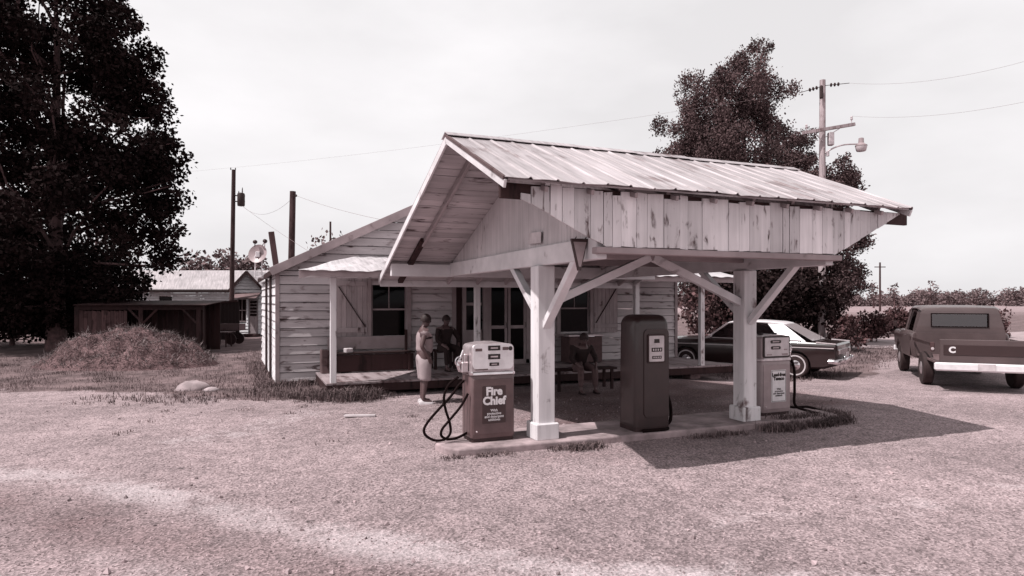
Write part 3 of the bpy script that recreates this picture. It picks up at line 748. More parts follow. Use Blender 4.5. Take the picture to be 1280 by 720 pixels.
def nozzle(p, side, dark=False):
    m = M['chrome'] if not dark else M['darkmetal']
    mb = MB(); mb.box((side * .345, -.02, .95), (.09, .16, .14), None, .012); mb.box((side * .325, -.02, 1.0), (.05, .12, .24), None, .01); br = mb.build('nozzle_boot', M['dullmetal'], p, True)
    mb = MB(); x = side * .40
    mb.tube(smooth_path([(x - side * .0, -.05, .90), (x + side * .02, -.05, .95), (x + side * .015, -.04, 1.02), (x - side * .03, -.02, 1.10), (x - side * .06, 0, 1.16)], 5), [.022] * 6 + [.026] * 5 + [.017] * 10, 10)
    mb.tube(smooth_path([(x + side * .03, -.05, .97), (x + side * .06, -.05, 1.0), (x + side * .05, -.05, 1.06), (x + side * .0, -.04, 1.09)], 4), .008, 6)
    mb.lathe([(.03, 0), (.034, .02), (.03, .05)], 12, (x + side * .005, -.05, .99)); mb.build('nozzle', m, p, True, 40)
nozzle(pump1, -1); nozzle(pump2, 1)
hp = [(573, 471), (561, 481), (555, 496), (557, 512), (562, 528), (563, 541), (556, 549), (544, 550.5), (533, 545), (530, 537), (536, 526), (549, 511), (563, 496), (575, 480), (584, 474)]
P = [atY(u, v, 7.82 + .012 * i) for i, (u, v) in enumerate(hp)]
mb = MB(); mb.tube(smooth_path(P), .017, 8)
hp = [(585, 492), (576, 508), (562, 525), (552.5, 537), (552, 545), (560, 549), (572, 547), (584, 541)]
mb.tube(smooth_path([atY(u, v, 7.74 + .02 * i) for i, (u, v) in enumerate(hp)]), .017, 8); mb.build('hose', M['rubber'], pump1, smooth=60)
mb = MB(); mb.tube(smooth_path([(8.07, 7.92, 1.0), (8.16, 7.9, .8), (8.12, 7.85, .45), (8.08, 7.8, .22), (8.25, 7.72, .13), (8.6, 7.6, .05), (8.78, 7.75, .03), (8.6, 8.0, .12), (8.3, 8.05, .13), (7.98, 8.05, .2)]), .021, 8); mb.build('hose', M['rubber'], pump2, smooth=60)
# tall old pump
t = thing('fuel_pump', 'tall dark round-shouldered old fuel pump with a small dial window, between the two canopy posts', 'fuel pump', (5.16, 7.70, .09), -.02)
Wo, Do = .565, .47
mb = MB(); loft(mb, [rring(Wo - .01, Do - .01, .05, 0), rring(Wo - .01, Do - .01, .05, .07)]); mb.build('plinth', M['darkmetal'], t, True)
rings = [rring(Wo, Do, .075, .06), rring(Wo, Do, .075, .12), rring(Wo - .01, Do, .075, .9), rring(Wo - .02, Do - .01, .08, 1.47)]
for k in range(1, 9):
    a = R(90 * k / 8); ins = .11 * (1 - math.cos(a)); rings.append(rring(Wo - .02 - 2 * ins, Do - .01 - 1.6 * ins, .085, 1.47 + .135 * math.sin(a)))
mb = MB(); loft(mb, rings); b = mb.build('body', M['red_dark'], t, True, 35)
mb = MB(); rpanel(mb, .40, 1.22, .07, -Do / 2 - .012, .02, .045, .80); mb.build('door_panel', M['red_dark'], b, True, 35)
mb = MB(); rpanel(mb, .285, .40, .03, -Do / 2 - .026, .02, .035, 1.14); f = mb.build('dial_frame', M['darkmetal'], b, True, 35)
mb = MB(); rpanel(mb, .24, .355, .015, -Do / 2 - .032, .012, .035, 1.14); d = mb.build('dial_plate', M['cream'], f, True)
for z, hh, ww in ((1.245, .055, .085), (1.125, .055, .17), (1.02, .04, .15)):
    mb = MB(); mb.box((.035, -Do / 2 - .034, z), (ww, .006, hh), None, .002); o = mb.build('display_window', M['black'], d, True)
    if ww > .1:
        mb = MB()
        for k in range(4): mb.box((.035 - ww * .33 + k * ww * .22, -Do / 2 - .0375, z), (ww * .11, .002, hh * .5))
        mb.build('digits', M['cream'], o, True)
mb = MB(); mb.tube(smooth_path([(.27, -.02, .62), (.31, -.03, .70), (.335, -.03, .66), (.36, -.03, .5), (.41, -.05, .28), (.40, -.06, .1), (.32, -.08, .03), (.2, -.27, .022), (0, -.285, .022), (-.2, -.275, .022)]), .024, 8); mb.build('hose', M['rubber'], t, True, 60)
mb = MB(); mb.box((.30, -.02, .72), (.05, .12, .3), None, .012); mb.tube([(.32, -.03, .60), (.34, -.03, .68), (.33, -.02, .80), (.31, 0, .9)], [.02, .024, .02, .012], 8); mb.build('nozzle', M['darkmetal'], t, True, 40)

# triangular pennant sign hanging at the canopy's front corner
c = Vector((3.41, 6.36, 2.42))
t = thing('pennant_sign', 'dark-edged triangular pennant sign hanging point down from the canopy corner above the front post', 'sign', c)
a = R(-8); ux = Vector((math.cos(a), math.sin(a), 0)); un = Vector((math.sin(a), -math.cos(a), 0))
def tri(s, oz=0): return [c + ux * (-.098 * s) + Vector((0, 0, .165 * s + oz)), c + ux * (.098 * s) + Vector((0, 0, .165 * s + oz)), c + ux * .015 * s + Vector((0, 0, -.19 * s + oz)), c - ux * .015 * s + Vector((0, 0, -.19 * s + oz))]
mb = MB(); mb.prism([p - un * .035 for p in tri(1)], un * .05); mb.build('frame', M['sign_dark'], t)
mb = MB(); mb.prism([p + un * .014 for p in tri(.78, .0)], un * .006); mb.build('face', M['grey_enamel'], t)
for s_ in (-.06, .06): mb = MB(); mb.tube([c + ux * s_ + Vector((0, 0, .155)), c + ux * s_ + Vector((.05, .05, .19))], .005, 6); mb.build('hanger', M['darkmetal'], t)
mb = MB(); mb.box((X1 - .045, 7.83, 2.73), (.012, .40, .15), (R(2), 0, 0), .002); o = mb.build('notice_board', M['cream']); tag(o, 'small blank pale notice board nailed to the canopy gable wall', 'board')

# ------------------------------------------------------------------ people
def skin_mesh(name, V, E, root, mat, parent, sub=2):
    ks = list(V); ix = {k: i for i, k in enumerate(ks)}
    me = bpy.data.meshes.new(name); me.from_pydata([V[k][0] for k in ks], [(ix[a], ix[b]) for a, b in E], [])
    o = bpy.data.objects.new(name, me); C.objects.link(o)
    m = o.modifiers.new('skin', 'SKIN'); m.use_smooth_shade = True
    for i, k in enumerate(ks):
        r = V[k][1]; d = me.skin_vertices[0].data[i]; d.radius = (r, r) if not isinstance(r, tuple) else r; d.use_root = (k == root)
    s = o.modifiers.new('sub', 'SUBSURF'); s.levels = sub; s.render_levels = sub
    bpy.context.view_layer.update()
    out = bpy.data.meshes.new_from_object(o.evaluated_get(bpy.context.evaluated_depsgraph_get()))
    bpy.data.objects.remove(o); out.materials.clear(); out.materials.append(mat); out.shade_smooth(); out.name = name
    return put(bpy.data.objects.new(name, out), parent)
def person(label, loc, rz, J, mats, bulk=1.0, sleeves=.5, legs=.5, hat=False):
    """J: joints (x forward, y left, z up); one skinned body with face and five-fingered hands, clothes as shells over it"""
    t = thing('person', label, 'person', loc, rz)
    V = {}; E = []
    def v(k, p, r, to=None):
        V[k] = (Vector(p), r)
        if to: E.append((to, k))
    v('pelvis', J['pelvis'], .125 * bulk); v('waist', J['waist'], .115 * bulk, 'pelvis'); v('chest', J['chest'], .13 * bulk, 'waist')
    v('upper', J['upper'], .10, 'chest'); v('neck', J['neck'], .048, 'upper')
    hd = Vector(J['head']); fw = Vector(J.get('face', (1, 0, 0))).normalized(); up = (hd - Vector(J['neck'])).normalized(); sd = up.cross(fw).normalized(); fw = sd.cross(up)
    v('jaw', hd + fw * .012 - up * .055, .060, 'neck'); v('head', hd + fw * .008 + up * .01, .084, 'jaw'); v('crown', hd - fw * .004 + up * .075, .072, 'head')
    v('nose', hd + fw * .098 - up * .018, .011, 'head'); v('mouth', hd + fw * .084 - up * .06, .016, 'jaw')
    for s_, q in (('l', 1), ('r', -1)):
        v('ear' + s_, hd + sd * q * .086 - up * .01, .014, 'head')
        v('sh' + s_, J['sh' + s_], .058, 'upper'); v('el' + s_, J['el' + s_], .043, 'sh' + s_); v('wr' + s_, J['wr' + s_], .029, 'el' + s_)
        w_ = Vector(J['wr' + s_]); d = Vector(J.get('hd' + s_, w_ - Vector(J['el' + s_]))).normalized(); pal = w_ + d * .075
        v('pa' + s_, pal, .030, 'wr' + s_)
        side = d.cross(Vector((0, q, .2))).normalized()
        curl = side.cross(d) * q * .25
        for k, (off, ln) in enumerate(((-.027, .065), (-.009, .078), (.009, .074), (.027, .058))):
            a = pal + side * off + d * .03; b_ = a + (d + curl * -.4) * ln * .6; c_ = b_ + (d + curl * -1.2) * ln * .5
            v(f'f{k}a' + s_, a, .010, 'pa' + s_); v(f'f{k}b' + s_, b_, .0085, f'f{k}a' + s_); v(f'f{k}c' + s_, c_, .007, f'f{k}b' + s_)
        th = w_ + d * .03 - side * .03
        v('t1' + s_, th, .012, 'wr' + s_); v('t2' + s_, th + (d - side * .5) * .045, .009, 't1' + s_)
        v('hip' + s_, J['hip' + s_], .088 * bulk, 'pelvis'); v('kn' + s_, J['kn' + s_], .058, 'hip' + s_); 
        a_ = Vector(J['an' + s_]); v('ca' + s_, Vector(J['kn' + s_]).lerp(a_, .35), .054, 'kn' + s_); v('an' + s_, a_, .036, 'ca' + s_)
        f_ = Vector(J.get('toe' + s_, (1, 0, 0))).normalized(); v('ft' + s_, a_ + f_ * .09 - Vector((0, 0, .035)), .034, 'an' + s_); v('to' + s_, a_ + f_ * .17 - Vector((0, 0, .045)), .026, 'ft' + s_)
    body = skin_mesh('body', V, E, 'pelvis', mats['skin'], t)
    mb = MB()
    for q in (-1, 1): mb.lathe([(.001, -.012), (.010, -.008), (.012, 0), (.010, .008), (.001, .012)], 10, hd + fw * .084 + sd * q * .032 + up * .012, sd)
    mb.build('eyes', M['ink'], t, True, 60)
    # hair cap
    mb = MB(); ring = []
    for i in range(9):
        ph = R(90 - i * 14); rr = []
        for j in range(20):
            an = 2 * math.pi * j / 20; k = math.cos(an)
            lim = 1.0 if k < .35 else 1 - (k - .35) * .45
            e = ph if i < 3 else R(90) - (R(90) - ph) * lim
            r_ = .103 * (1 + .03 * mnoise.noise(Vector((j * .9, i * .9, loc[0]))))
            rr.append(hd - fw * .010 + up * .022 + (fw * math.cos(an) * 1.02 + sd * math.sin(an) * .92) * r_ * math.cos(e) + up * math.sin(e) * r_ * 1.12)
        ring.append(rr)
    loft(mb, ring[::-1]); mb.build('hair', M['hair'], t, True, 70, True)
    # shirt
    B = bulk; V2 = {k: (V[k][0], r) for k, r in (('pelvis', .15 * B), ('waist', .14 * B), ('chest', .152 * B), ('upper', .115))}
    E2 = [('pelvis', 'waist'), ('waist', 'chest'), ('chest', 'upper')]
    for s_ in 'lr':
        V2['sh' + s_] = (V['sh' + s_][0], .074); V2['sl' + s_] = (V['sh' + s_][0].lerp(V['el' + s_][0], sleeves), .068); E2 += [('upper', 'sh' + s_), ('sh' + s_, 'sl' + s_)]
        if sleeves >= 1: V2['cu' + s_] = (V['el' + s_][0].lerp(V['wr' + s_][0], .85), .044); E2.append(('sl' + s_, 'cu' + s_)); V2['sl' + s_] = (V2['sl' + s_][0], .056)
    skin_mesh('shirt', V2, E2, 'pelvis', mats['shirt'], t)
    V3 = {'waist': (V['pelvis'][0].lerp(V['waist'][0], .5), .142 * B), 'pelvis': (V['pelvis'][0], .156 * B)}; E3 = [('waist', 'pelvis')]
    for s_ in 'lr':
        V3['hip' + s_] = (V['hip' + s_][0], .115 * B); V3['kn' + s_] = (V['hip' + s_][0].lerp(V['kn' + s_][0], min(1, legs * 1.0)), .098 * B if legs < 1.2 else .075); E3 += [('pelvis', 'hip' + s_), ('hip' + s_, 'kn' + s_)]
        if legs > 1:
            V3['hem' + s_] = (V['kn' + s_][0].lerp(V['an' + s_][0], min(legs - 1, .93)), .095 * B if legs < 1.5 else .058); E3.append(('kn' + s_, 'hem' + s_))
    skin_mesh('shorts' if legs < 1.5 else 'trousers', V3, E3, 'pelvis', mats['legs'], t)
    for s_ in 'lr':
        a_ = V['an' + s_][0]; f_ = Vector(J.get('toe' + s_, (1, 0, 0))).normalized(); z0 = a_.z - .075
        sdv = Vector((-f_.y, f_.x, 0)); mb = MB(); rows = []
        for q, wd, hh in ((-.07, .028, .06), (-.045, .036, .075), (.02, .04, .07), (.09, .045, .055), (.15, .042, .045), (.185, .03, .035), (.198, .012, .02)):
            o_ = Vector((a_.x, a_.y, z0)) + f_ * q; rows.append([o_ + sdv * (wd * math.cos(R(x))) + Vector((0, 0, max(0, hh * math.sin(R(x))))) for x in (0, 30, 60, 90, 120, 150, 180)])
        loft(mb, rows); mb.build('shoe', mats['shoe'], t, True, 50, True)
    return t
stand = dict(pelvis=(0, 0, .90), waist=(.03, 0, 1.03), chest=(.03, 0, 1.18), upper=(0, 0, 1.31), neck=(.02, 0, 1.40), head=(.05, 0, 1.51), face=(1, .35, -.05),
             shl=(0, .17, 1.31), ell=(-.03, .25, 1.07), wrl=(.06, .22, .88), shr=(-.01, -.17, 1.31), elr=(-.09, -.235, 1.06), wrr=(.03, -.20, .90), hdr=(.5, .2, -1),
             hipl=(.0, .09, .84), hipr=(0, -.09, .84), knl=(.03, .10, .46), knr=(.02, -.09, .46), anl=(.0, .11, .075), anr=(-.03, -.10, .075), toel=(1, .2, 0), toer=(1, -.1, 0))
pw = atD(529, 504, 11.81); pw.z = gz(pw.x, pw.y)
person('standing person in pale sleeveless shirt and knee-length shorts in front of the porch', pw, R(0), stand,
       dict(skin=M['skin_d'], shirt=M['shirt'], legs=M['shorts'], shoe=M['shoe']), 1.18, .32, 1.12)
sit = dict(pelvis=(0, 0, .53), waist=(.03, 0, .66), chest=(.09, 0, .80), upper=(.13, 0, .92), neck=(.17, 0, .99), head=(.22, 0, 1.09), face=(1, 0, -.3),
           shl=(.13, .18, .91), ell=(.20, .27, .68), wrl=(.38, .20, .58), shr=(.13, -.18, .91), elr=(.20, -.28, .68), wrr=(.38, -.20, .58),
           hipl=(.04, .09, .51), hipr=(.04, -.09, .51), knl=(.44, .15, .50), knr=(.44, -.16, .50), anl=(.46, .15, .075), anr=(.50, -.18, .075))
sit2 = dict(sit, ell=(.08, .33, .72), wrl=(.26, .25, .58), chest=(.05, 0, .82), upper=(.06, 0, .95), neck=(.08, 0, 1.03), head=(.11, 0, 1.14), face=(1, .1, 0), shl=(.06, .18, .94), shr=(.06, -.18, .94))
person('person in dark clothes sitting hunched on the low bench beyond the front canopy post', (6.42, 11.95, 0.0), R(-96), sit, dict(skin=M['skin_d'], shirt=M['cloth_d'], legs=M['cloth_m'], shoe=M['cloth_d']), 1.0, 1.0, 1.9)
person('seated person in dark clothes on the porch, just behind the standing one', (4.22, 14.55, .28), R(-80), sit2, dict(skin=M['skin_d'], shirt=M['cloth_d'], legs=M['cloth_d'], shoe=M['cloth_d']), 1.05, 1.0, 1.9)

# seats and things on the porch
def bench(label, loc, L, dp, hs, hb, rz=0, mat=None):
    t = thing('bench', label, 'bench', loc, rz); mat = mat or M['greywood']
    mb = MB()
    for y in (-dp / 3, 0, dp / 3): mb.box((0, y, hs - .02), (L, dp / 3 - .012, .035), None, .004)
    mb.build('seat', mat, t, True)
    if hb:
        mb = MB(); mb.box((0, dp / 2 + .03, hs + .19), (L, .025, .29), None, .004); mb.build('backrest', M['trim'], t, True)
        mb = MB(); mb.box((0, -dp / 2 + .075, hs / 2 - .01), (L - .03, .02, hs - .08), None, .003); mb.build('front_panel', M['darkwood'], t, True)
    for x in (-L / 2 + .12, L / 2 - .12):
        for y, h in ((-dp / 2 + .04, hs - .04), (dp / 2 + .005, hb or hs - .04)):
            mb = MB(); mb.box((x, y, h / 2), (.06, .05, h), None, .004); mb.build('leg', mat, t, True)
    return t
bench('long wooden bench with a board backrest under the left window of the porch', (2.55, 14.66, .28), 1.9, .38, .45, .93, 0, M['darkwood'])
bench('low plank bench in the shade in front of the porch, carrying the hunched person', (6.55, 12.07, 0), 1.5, .36, .46, 0, 0, M['darkwood'])
bench('short dark bench behind the seated person by the doorway', (4.22, 14.62, .28), .7, .36, .46, 0, 0, M['darkwood'])
def crate(label, loc, d, rz, mat):
    t = thing('wooden_crate', label, 'crate', loc, rz); w_, dp, h = d
    for y in (-dp / 2, dp / 2):
        mb = MB()
        for k in range(3): mb.box((0, y, h * (k + .5) / 3), (w_, .014, h / 3 - .012), None, .002)
        mb.build('slatted_side', mat, t, True)
    for x in (-w_ / 2 + .01, w_ / 2 - .01):
        mb = MB(); mb.box((x, 0, h / 2), (.02, dp - .02, h), None, .002); mb.build('end_panel', mat, t, True)
    mb = MB(); mb.box((0, 0, .02), (w_ - .05, dp - .02, .018)); mb.build('bottom', mat, t, True); return t
crate('upright grey wooden crate against the wall behind the left porch post', (1.62, 14.75, .28), (.34, .3, .52), .05, M['greywood'])
mb = MB(); mb.box((2.02, 14.58, .28 + .45 + .05), (.17, .14, .10), (0, 0, .3), .012); tag(mb.build('parcel', M['cream']), 'small pale parcel lying on the left end of the porch bench', 'parcel')
mb = MB(); loft(mb, [[(Vector((3.25, 13.45, .283)) + Vector((.11 * s * math.cos(a * .7), .07 * s * math.sin(a * .7), h))) for a in range(9)] for s, h in ((1, 0), (1.05, .02), (.7, .05), (.3, .06))])
tag(mb.build('crumpled_rag', M['shirt'], None, False, 50, True), 'crumpled pale rag lying on the porch floor near its edge', 'rag')
t = thing('cool_box', 'dark metal drink cooler standing on the porch below the right window', 'cooler', (7.9, 14.62, .28))
mb = MB(); mb.box((0, 0, .36), (.95, .5, .66), None, .02); mb.build('cabinet', M['cloth_m'], t, True)
mb = MB(); mb.box((0, 0, .72), (.99, .54, .06), None, .015); mb.build('lid', M['dullmetal'], t, True)
mb = MB(); mb.tube([(-.2, -.28, .70), (-.2, -.31, .70), (.2, -.31, .70), (.2, -.28, .70)], .01, 6); mb.build('handle', M['chrome'], t, True)
mb = MB(); q = at(450, 521); mb.box((q.x, q.y, gz(q.x, q.y) + .02), (.50, .07, .03), (0, 0, -.33), .004); tag(mb.build('plank', M['cream']), 'short white plank lying on the gravel in front of the porch', 'plank')

# ------------------------------------------------------------------ vehicles
def cyl_cut(o, cuts):
    """cut wheel openings: cuts = [(x, y0, y1, z, r)] cylinders along y"""
    tmp = []
    for x, y0, y1, z, r in cuts:
        mb = MB(); mb.lathe([(r, 0), (r, y1 - y0)], 28, (x, y0, z), (0, 1, 0)); c = mb.build('cutter', None, fix=True); tmp.append(c)
        m = o.modifiers.new('b', 'BOOLEAN'); m.operation = 'DIFFERENCE'; m.object = c; m.solver = 'EXACT'
    par, mw = o.parent, o.matrix_local.copy(); o.parent = None; o.matrix_local = Matrix.Identity(4)
    bpy.context.view_layer.update()
    me = bpy.data.meshes.new_from_object(o.evaluated_get(bpy.context.evaluated_depsgraph_get()))
    o.modifiers.clear(); o.data = me; o.parent = par; o.matrix_local = mw
    for c in tmp: bpy.data.objects.remove(c)
    me.shade_smooth(); me.set_sharp_from_angle(angle=R(32))
def wheel(parent, x, y, r, wd, sgn, wall=None, hub='chrome'):
    w_ = MB(); w_.lathe([(r * .62, -wd / 2), (r * .93, -wd / 2), (r, -wd / 2 + .03), (r, wd / 2 - .03), (r * .93, wd / 2), (r * .62, wd / 2)], 28, (x, y, r), (0, sgn, 0)); w = w_.build('wheel', M['tyre'], parent, True, 40)
    m = MB(); m.lathe([(r * .63, wd / 2 - .05), (r * .63, wd / 2 - .02), (r * .55, wd / 2 - .03), (r * .5, wd / 2 - .015), (r * .3, wd / 2 + .012), (.01, wd / 2 + .03)], 24, (x, y, r), (0, sgn, 0)); m.build('rim', M[hub], w, True, 40)
    if wall:
        m = MB(); m.lathe([(r * .70, wd / 2 - .004), (r * .70, wd / 2 + .004), (r * .80, wd / 2 + .004), (r * .80, wd / 2 - .004)], 28, (x, y, r), (0, sgn, 0)); m.build('whitewall', M[wall], w, True)
    return w
def body_loft(stations):
    """stations (x, half width, z bottom, z shoulder, crown) -> closed symmetrical body"""
    mb = MB(); rings = []
    for x, w_, zb, zs, cr in stations:
        h = [(w_ * .80, zb), (w_ * .96, zb + .06), (w_ * .995, zb + (zs - zb) * .45), (w_, zs - .14), (w_ * .985, zs - .05), (w_ * .955, zs - .008), (w_ * .90, zs), (w_ * .6, zs + cr * .7), (w_ * .2, zs + cr)]
        rings.append([(x, y, z) for y, z in h] + [(x, -y, z) for y, z in h[::-1]])
    loft(mb, rings); return mb
t = thing('sedan', 'dark two-door sedan with a white hardtop roof parked beside the store, tail towards the road', 'car', (13.10, 14.34, gz(13.10, 14.34)), math.atan2(.868, -.497))
mb = body_loft([(-2.77, .82, .44, .87, .0), (-2.72, .90, .36, .915, .005), (-2.3, .92, .27, .93, .012), (-1.475, .925, .22, .94, .018), (-.6, .93, .20, .945, .02), (.6, .93, .20, .94, .02), (1.475, .92, .22, .925, .03), (2.1, .90, .26, .90, .03), (2.36, .87, .33, .865, .02), (2.42, .80, .42, .80, .0)])
b = mb.build('body', M['carpaint'], t, True, 32, True)
cyl_cut(b, [(-1.475, .66, 1.2, .33, .385), (-1.475, -1.2, -.66, .33, .385), (1.475, .66, 1.2, .33, .385), (1.475, -1.2, -.66, .33, .385)])
for x in (-1.475, 1.475):
    for s_ in (1, -1): wheel(t, x, s_ * .79, .33, .19, s_, 'cream')
# greenhouse
belt, top = .955, 1.45
def gp(x, y, z): return Vector((x, y, z))
mb = MB(); rows = []
for x, w_, z in ((-1.13, .50, 1.36), (-1.08, .57, 1.395), (-.9, .605, 1.425), (-.4, .62, 1.45), (.1, .62, 1.445), (.32, .60, 1.415), (.40, .56, 1.385)):
    rows.append([(x, w_, z - .045), (x, w_ * 1.02, z - .02), (x, w_ * .93, z + .002), (x, w_ * .5, z + .016), (x, 0, z + .02), (x, -w_ * .5, z + .016), (x, -w_ * .93, z + .002), (x, -w_ * 1.02, z - .02), (x, -w_, z - .045)])
loft(mb, rows); mb.build('roof', M['vinyl'], t, True, 40, True)
for s_ in (1, -1):
    mb = MB(); mb.prism([(-1.72, s_ * .80, belt - .01), (-1.12, s_ * .80, belt - .01), (-.98, s_ * .75, 1.08), (-.72, s_ * .63, 1.385), (-1.08, s_ * .585, 1.375), (-1.16, s_ * .60, 1.34)], (0, -s_ * .045, 0)); mb.build('rear_pillar', M['vinyl'], t, True, None, True)
    mb = MB(); mb.beam((.93, s_ * .77, belt - .01), (.36, s_ * .585, 1.385), .045, .05); mb.build('windscreen_pillar', M['chrome'], t, True)
    mb = MB(); mb.prism([(-1.10, s_ * .785, belt), (.90, s_ * .775, belt), (.36, s_ * .598, 1.37), (-.70, s_ * .625, 1.38), (-.96, s_ * .74, 1.09)], (0, -s_ * .006, 0)); mb.build('side_window', M['carglass'], t, True, None, True)
    mb = MB(); mb.beam((-.3, s_ * .79, belt), (-.3, s_ * .625, 1.385), .02, .025); mb.build('window_post', M['chrome'], t, True)
    mb = MB(); mb.beam((-2.68, s_ * .93, .80), (2.3, s_ * .935, .775), .012, .022); mb.build('side_moulding', M['lens'], t, True)
    mb = MB(); mb.beam((-1.0, s_ * .925, .27), (1.03, s_ * .925, .27), .014, .035); mb.build('sill_moulding', M['lens'], t, True)
    mb = MB(); mb.beam((-1.6, s_ * .80, belt + .012), (.95, s_ * .80, belt + .01), .02, .018); mb.build('belt_moulding', M['lens'], t, True)
    mb = MB(); mb.box((-2.775, s_ * .62, .70), (.05, .34, .14), None, .02); tl = mb.build('tail_lamp', M['tail'], t, True)
    mb = MB(); mb.box((-2.794, s_ * .62, .70), (.03, .14, .11), None, .02); mb.build('reversing_lens', M['lens'], tl, True)
    mb = MB(); mb.box((-.05, s_ * .945, .80), (.13, .016, .022), None, .005); mb.build('door_handle', M['chrome'], t, True)
    mb = MB(); mb.lathe([(.01, -.05), (.055, -.04), (.055, 0), (.01, .01)], 12, (.72, s_ * .98, 1.0), (1, 0, 0)); mb.tube([(.72, s_ * .93, .94), (.72, s_ * .97, .99)], .012, 6); mb.build('door_mirror', M['chrome'], t, True, 40)
    mb = MB(); mb.beam((-2.74, s_ * .87, .91), (-2.0, s_ * .885, .94), .03, .03); mb.build('fin_moulding', M['lens'], t, True)
mb = MB(); mb.prism([(-1.86, .72, belt + .01), (-1.86, -.72, belt + .01), (-1.14, -.56, 1.362), (-1.14, .56, 1.362)], (.006, 0, .006)); mb.build('rear_window', M['rearglass'], t, True, None, True)
mb = MB(); mb.prism([(.95, .72, belt + .0), (.95, -.72, belt + .0), (.39, -.55, 1.37), (.39, .55, 1.37)], (-.006, 0, .006)); mb.build('windscreen', M['carglass'], t, True, None, True)
mb = MB(); mb.box((-2.775, 0, .70), (.03, .86, .13), None, .01); mb.build('tail_panel', M['dullmetal'], t, True)
mb = MB()
mb.tube(smooth_path([(-2.5, .955, .47), (-2.76, .95, .47), (-2.85, .88, .47), (-2.87, .5, .47), (-2.88, 0, .47), (-2.87, -.5, .47), (-2.85, -.88, .47), (-2.76, -.95, .47), (-2.5, -.955, .47)], 4), .062, 8)
for y in (-.38, .38): mb.box((-2.92, y, .49), (.08, .07, .2), None, .025)
mb.box((-2.81, 0, .40), (.06, 1.7, .06), None, .015); mb.build('bumper', M['chrome'], t, True, 45)
mb = MB(); mb.tube([(2.34, .9, .45), (2.50, .84, .45), (2.53, 0, .45), (2.50, -.84, .45), (2.34, -.9, .45)], .06, 8); mb.build('bumper', M['chrome'], t, True, 45)
mb = MB(); mb.tube([(-2.1, .70, .92), (-2.11, .70, 1.25)], .008, 6); mb.build('aerial', M['chrome'], t, True)
mb = MB(); mb.box((-2.91, 0, .60), (.012, .30, .14), None, .004); mb.build('number_plate', M['cream'], t, True)
for x, n_ in ((.0, 'seat'), (-.95, 'seat')):
    mb = MB(); mb.box((x, 0, .80), (.5, 1.35, .3), None, .06); mb.box((x - .22, 0, 1.0), (.13, 1.35, .36), None, .05); mb.build(n_, M['cloth_m'], t, True)
mb = MB(); mb.lathe([(.19, 0), (.2, .012), (.19, .024)], 20, (.55, .36, 1.0), (.9, 0, .45)); mb.build('steering_wheel', M['ink'], t, True, 40)

for ch in list(t.children) + [g_ for c_ in t.children for g_ in c_.children]:      # short rear overhang
    for v_ in ch.data.vertices:
        if v_.co.x < -1.95: v_.co.x = -1.95 + (v_.co.x + 1.95) * .62

# pickup
hx, hy = .714, .70
rp = atD(1159, 480, F * 1.9 / 105); ax = Vector((rp.x + .80 * hy, rp.y - .80 * hx, 0))
cx_, cy_ = ax.x + 1.55 * hx, ax.y + 1.55 * hy
t = thing('pickup_truck', 'dull pickup truck with a white rear bumper at the right side of the lot', 'truck', (cx_, cy_, gz(cx_, cy_)), math.atan2(hy, hx))
hw = .965
mb = body_loft([(-.62, hw - .02, .50, 1.12, .0), (-.58, hw, .48, 1.14, .01), (.75, hw, .48, 1.14, .02), (1.1, hw, .48, 1.13, .05), (2.3, hw - .02, .5, 1.09, .05), (2.47, hw - .08, .55, 1.02, .02), (2.5, hw - .14, .60, .95, .0)])
b = mb.build('cab_body', M['truckpaint'], t, True, 32, True)
cyl_cut(b, [(1.55, .62, 1.3, .40, .47), (1.55, -1.3, -.62, .40, .47)])
for s_ in (1, -1):
    mb = MB()
    sec = [(hw - .03, .50), (hw + .0, .56), (hw + .01, .82), (hw + .012, .90), (hw - .02, .93), (hw - .025, 1.02), (hw - .005, 1.06), (hw - .01, 1.125), (hw - .09, 1.13), (hw - .09, .55)]
    loft(mb, [[(x, s_ * y, z + (0 if x > -2.7 else 0)) for y, z in sec] for x in (-2.72, -1.7, -.66)]); bs = mb.build('bed_side', M['truckpaint'], t, True, 32, True)
    cyl_cut(bs, [(-1.55, -1.3, 1.3, .40, .46)])
    mb = MB(); mb.beam((-2.70, s_ * (hw - .016), .975), (-.67, s_ * (hw - .016), .975), .012, .07); mb.build('side_band', M['truckdark'], t, True)
    mb = MB(); mb.beam((-.55, s_ * (hw + .0), .985), (2.2, s_ * (hw - .006), .965), .012, .08); mb.build('side_band', M['truckdark'], t, True)
    mb = MB(); mb.box((-2.725, s_ * (hw - .06), .92), (.03, .08, .2), None, .012); tl = mb.build('tail_lamp', M['tail'], t, True)
    mb = MB(); mb.lathe([(.001, 0), (.03, 0), (.03, .01), (.001, .016)], 12, (-2.74, s_ * (hw - .06), .88), (-1, 0, 0)); mb.build('reversing_lens', M['lens'], tl, True)
    wheel(t, -1.55, s_ * .82, .37, .2, s_, None, 'dullmetal'); wheel(t, 1.55, s_ * .82, .37, .2, s_, None, 'dullmetal')
    mb = MB(); mb.box((.28, s_ * (hw + .014), 1.02), (.12, .016, .025), None, .005); mb.build('door_handle', M['chrome'], t, True)
    mb = MB(); mb.tube([(.95, s_ * hw, 1.12), (.95, s_ * (hw + .12), 1.24)], .01, 6); mb.box((.95, s_ * (hw + .13), 1.28), (.03, .09, .14), None, .012); mb.build('door_mirror', M['darkmetal'], t, True)
mb = MB(); mb.box((-2.715, 0, .80), (.05, 1.56, .56), None, .012); tg = mb.build('tailgate', M['truckpaint'], t, True)
mb = MB(); mb.box((-2.743, 0, .86), (.012, 1.42, .22), None, .006); mb.build('tailgate_panel', M['truckdark'], tg, True)
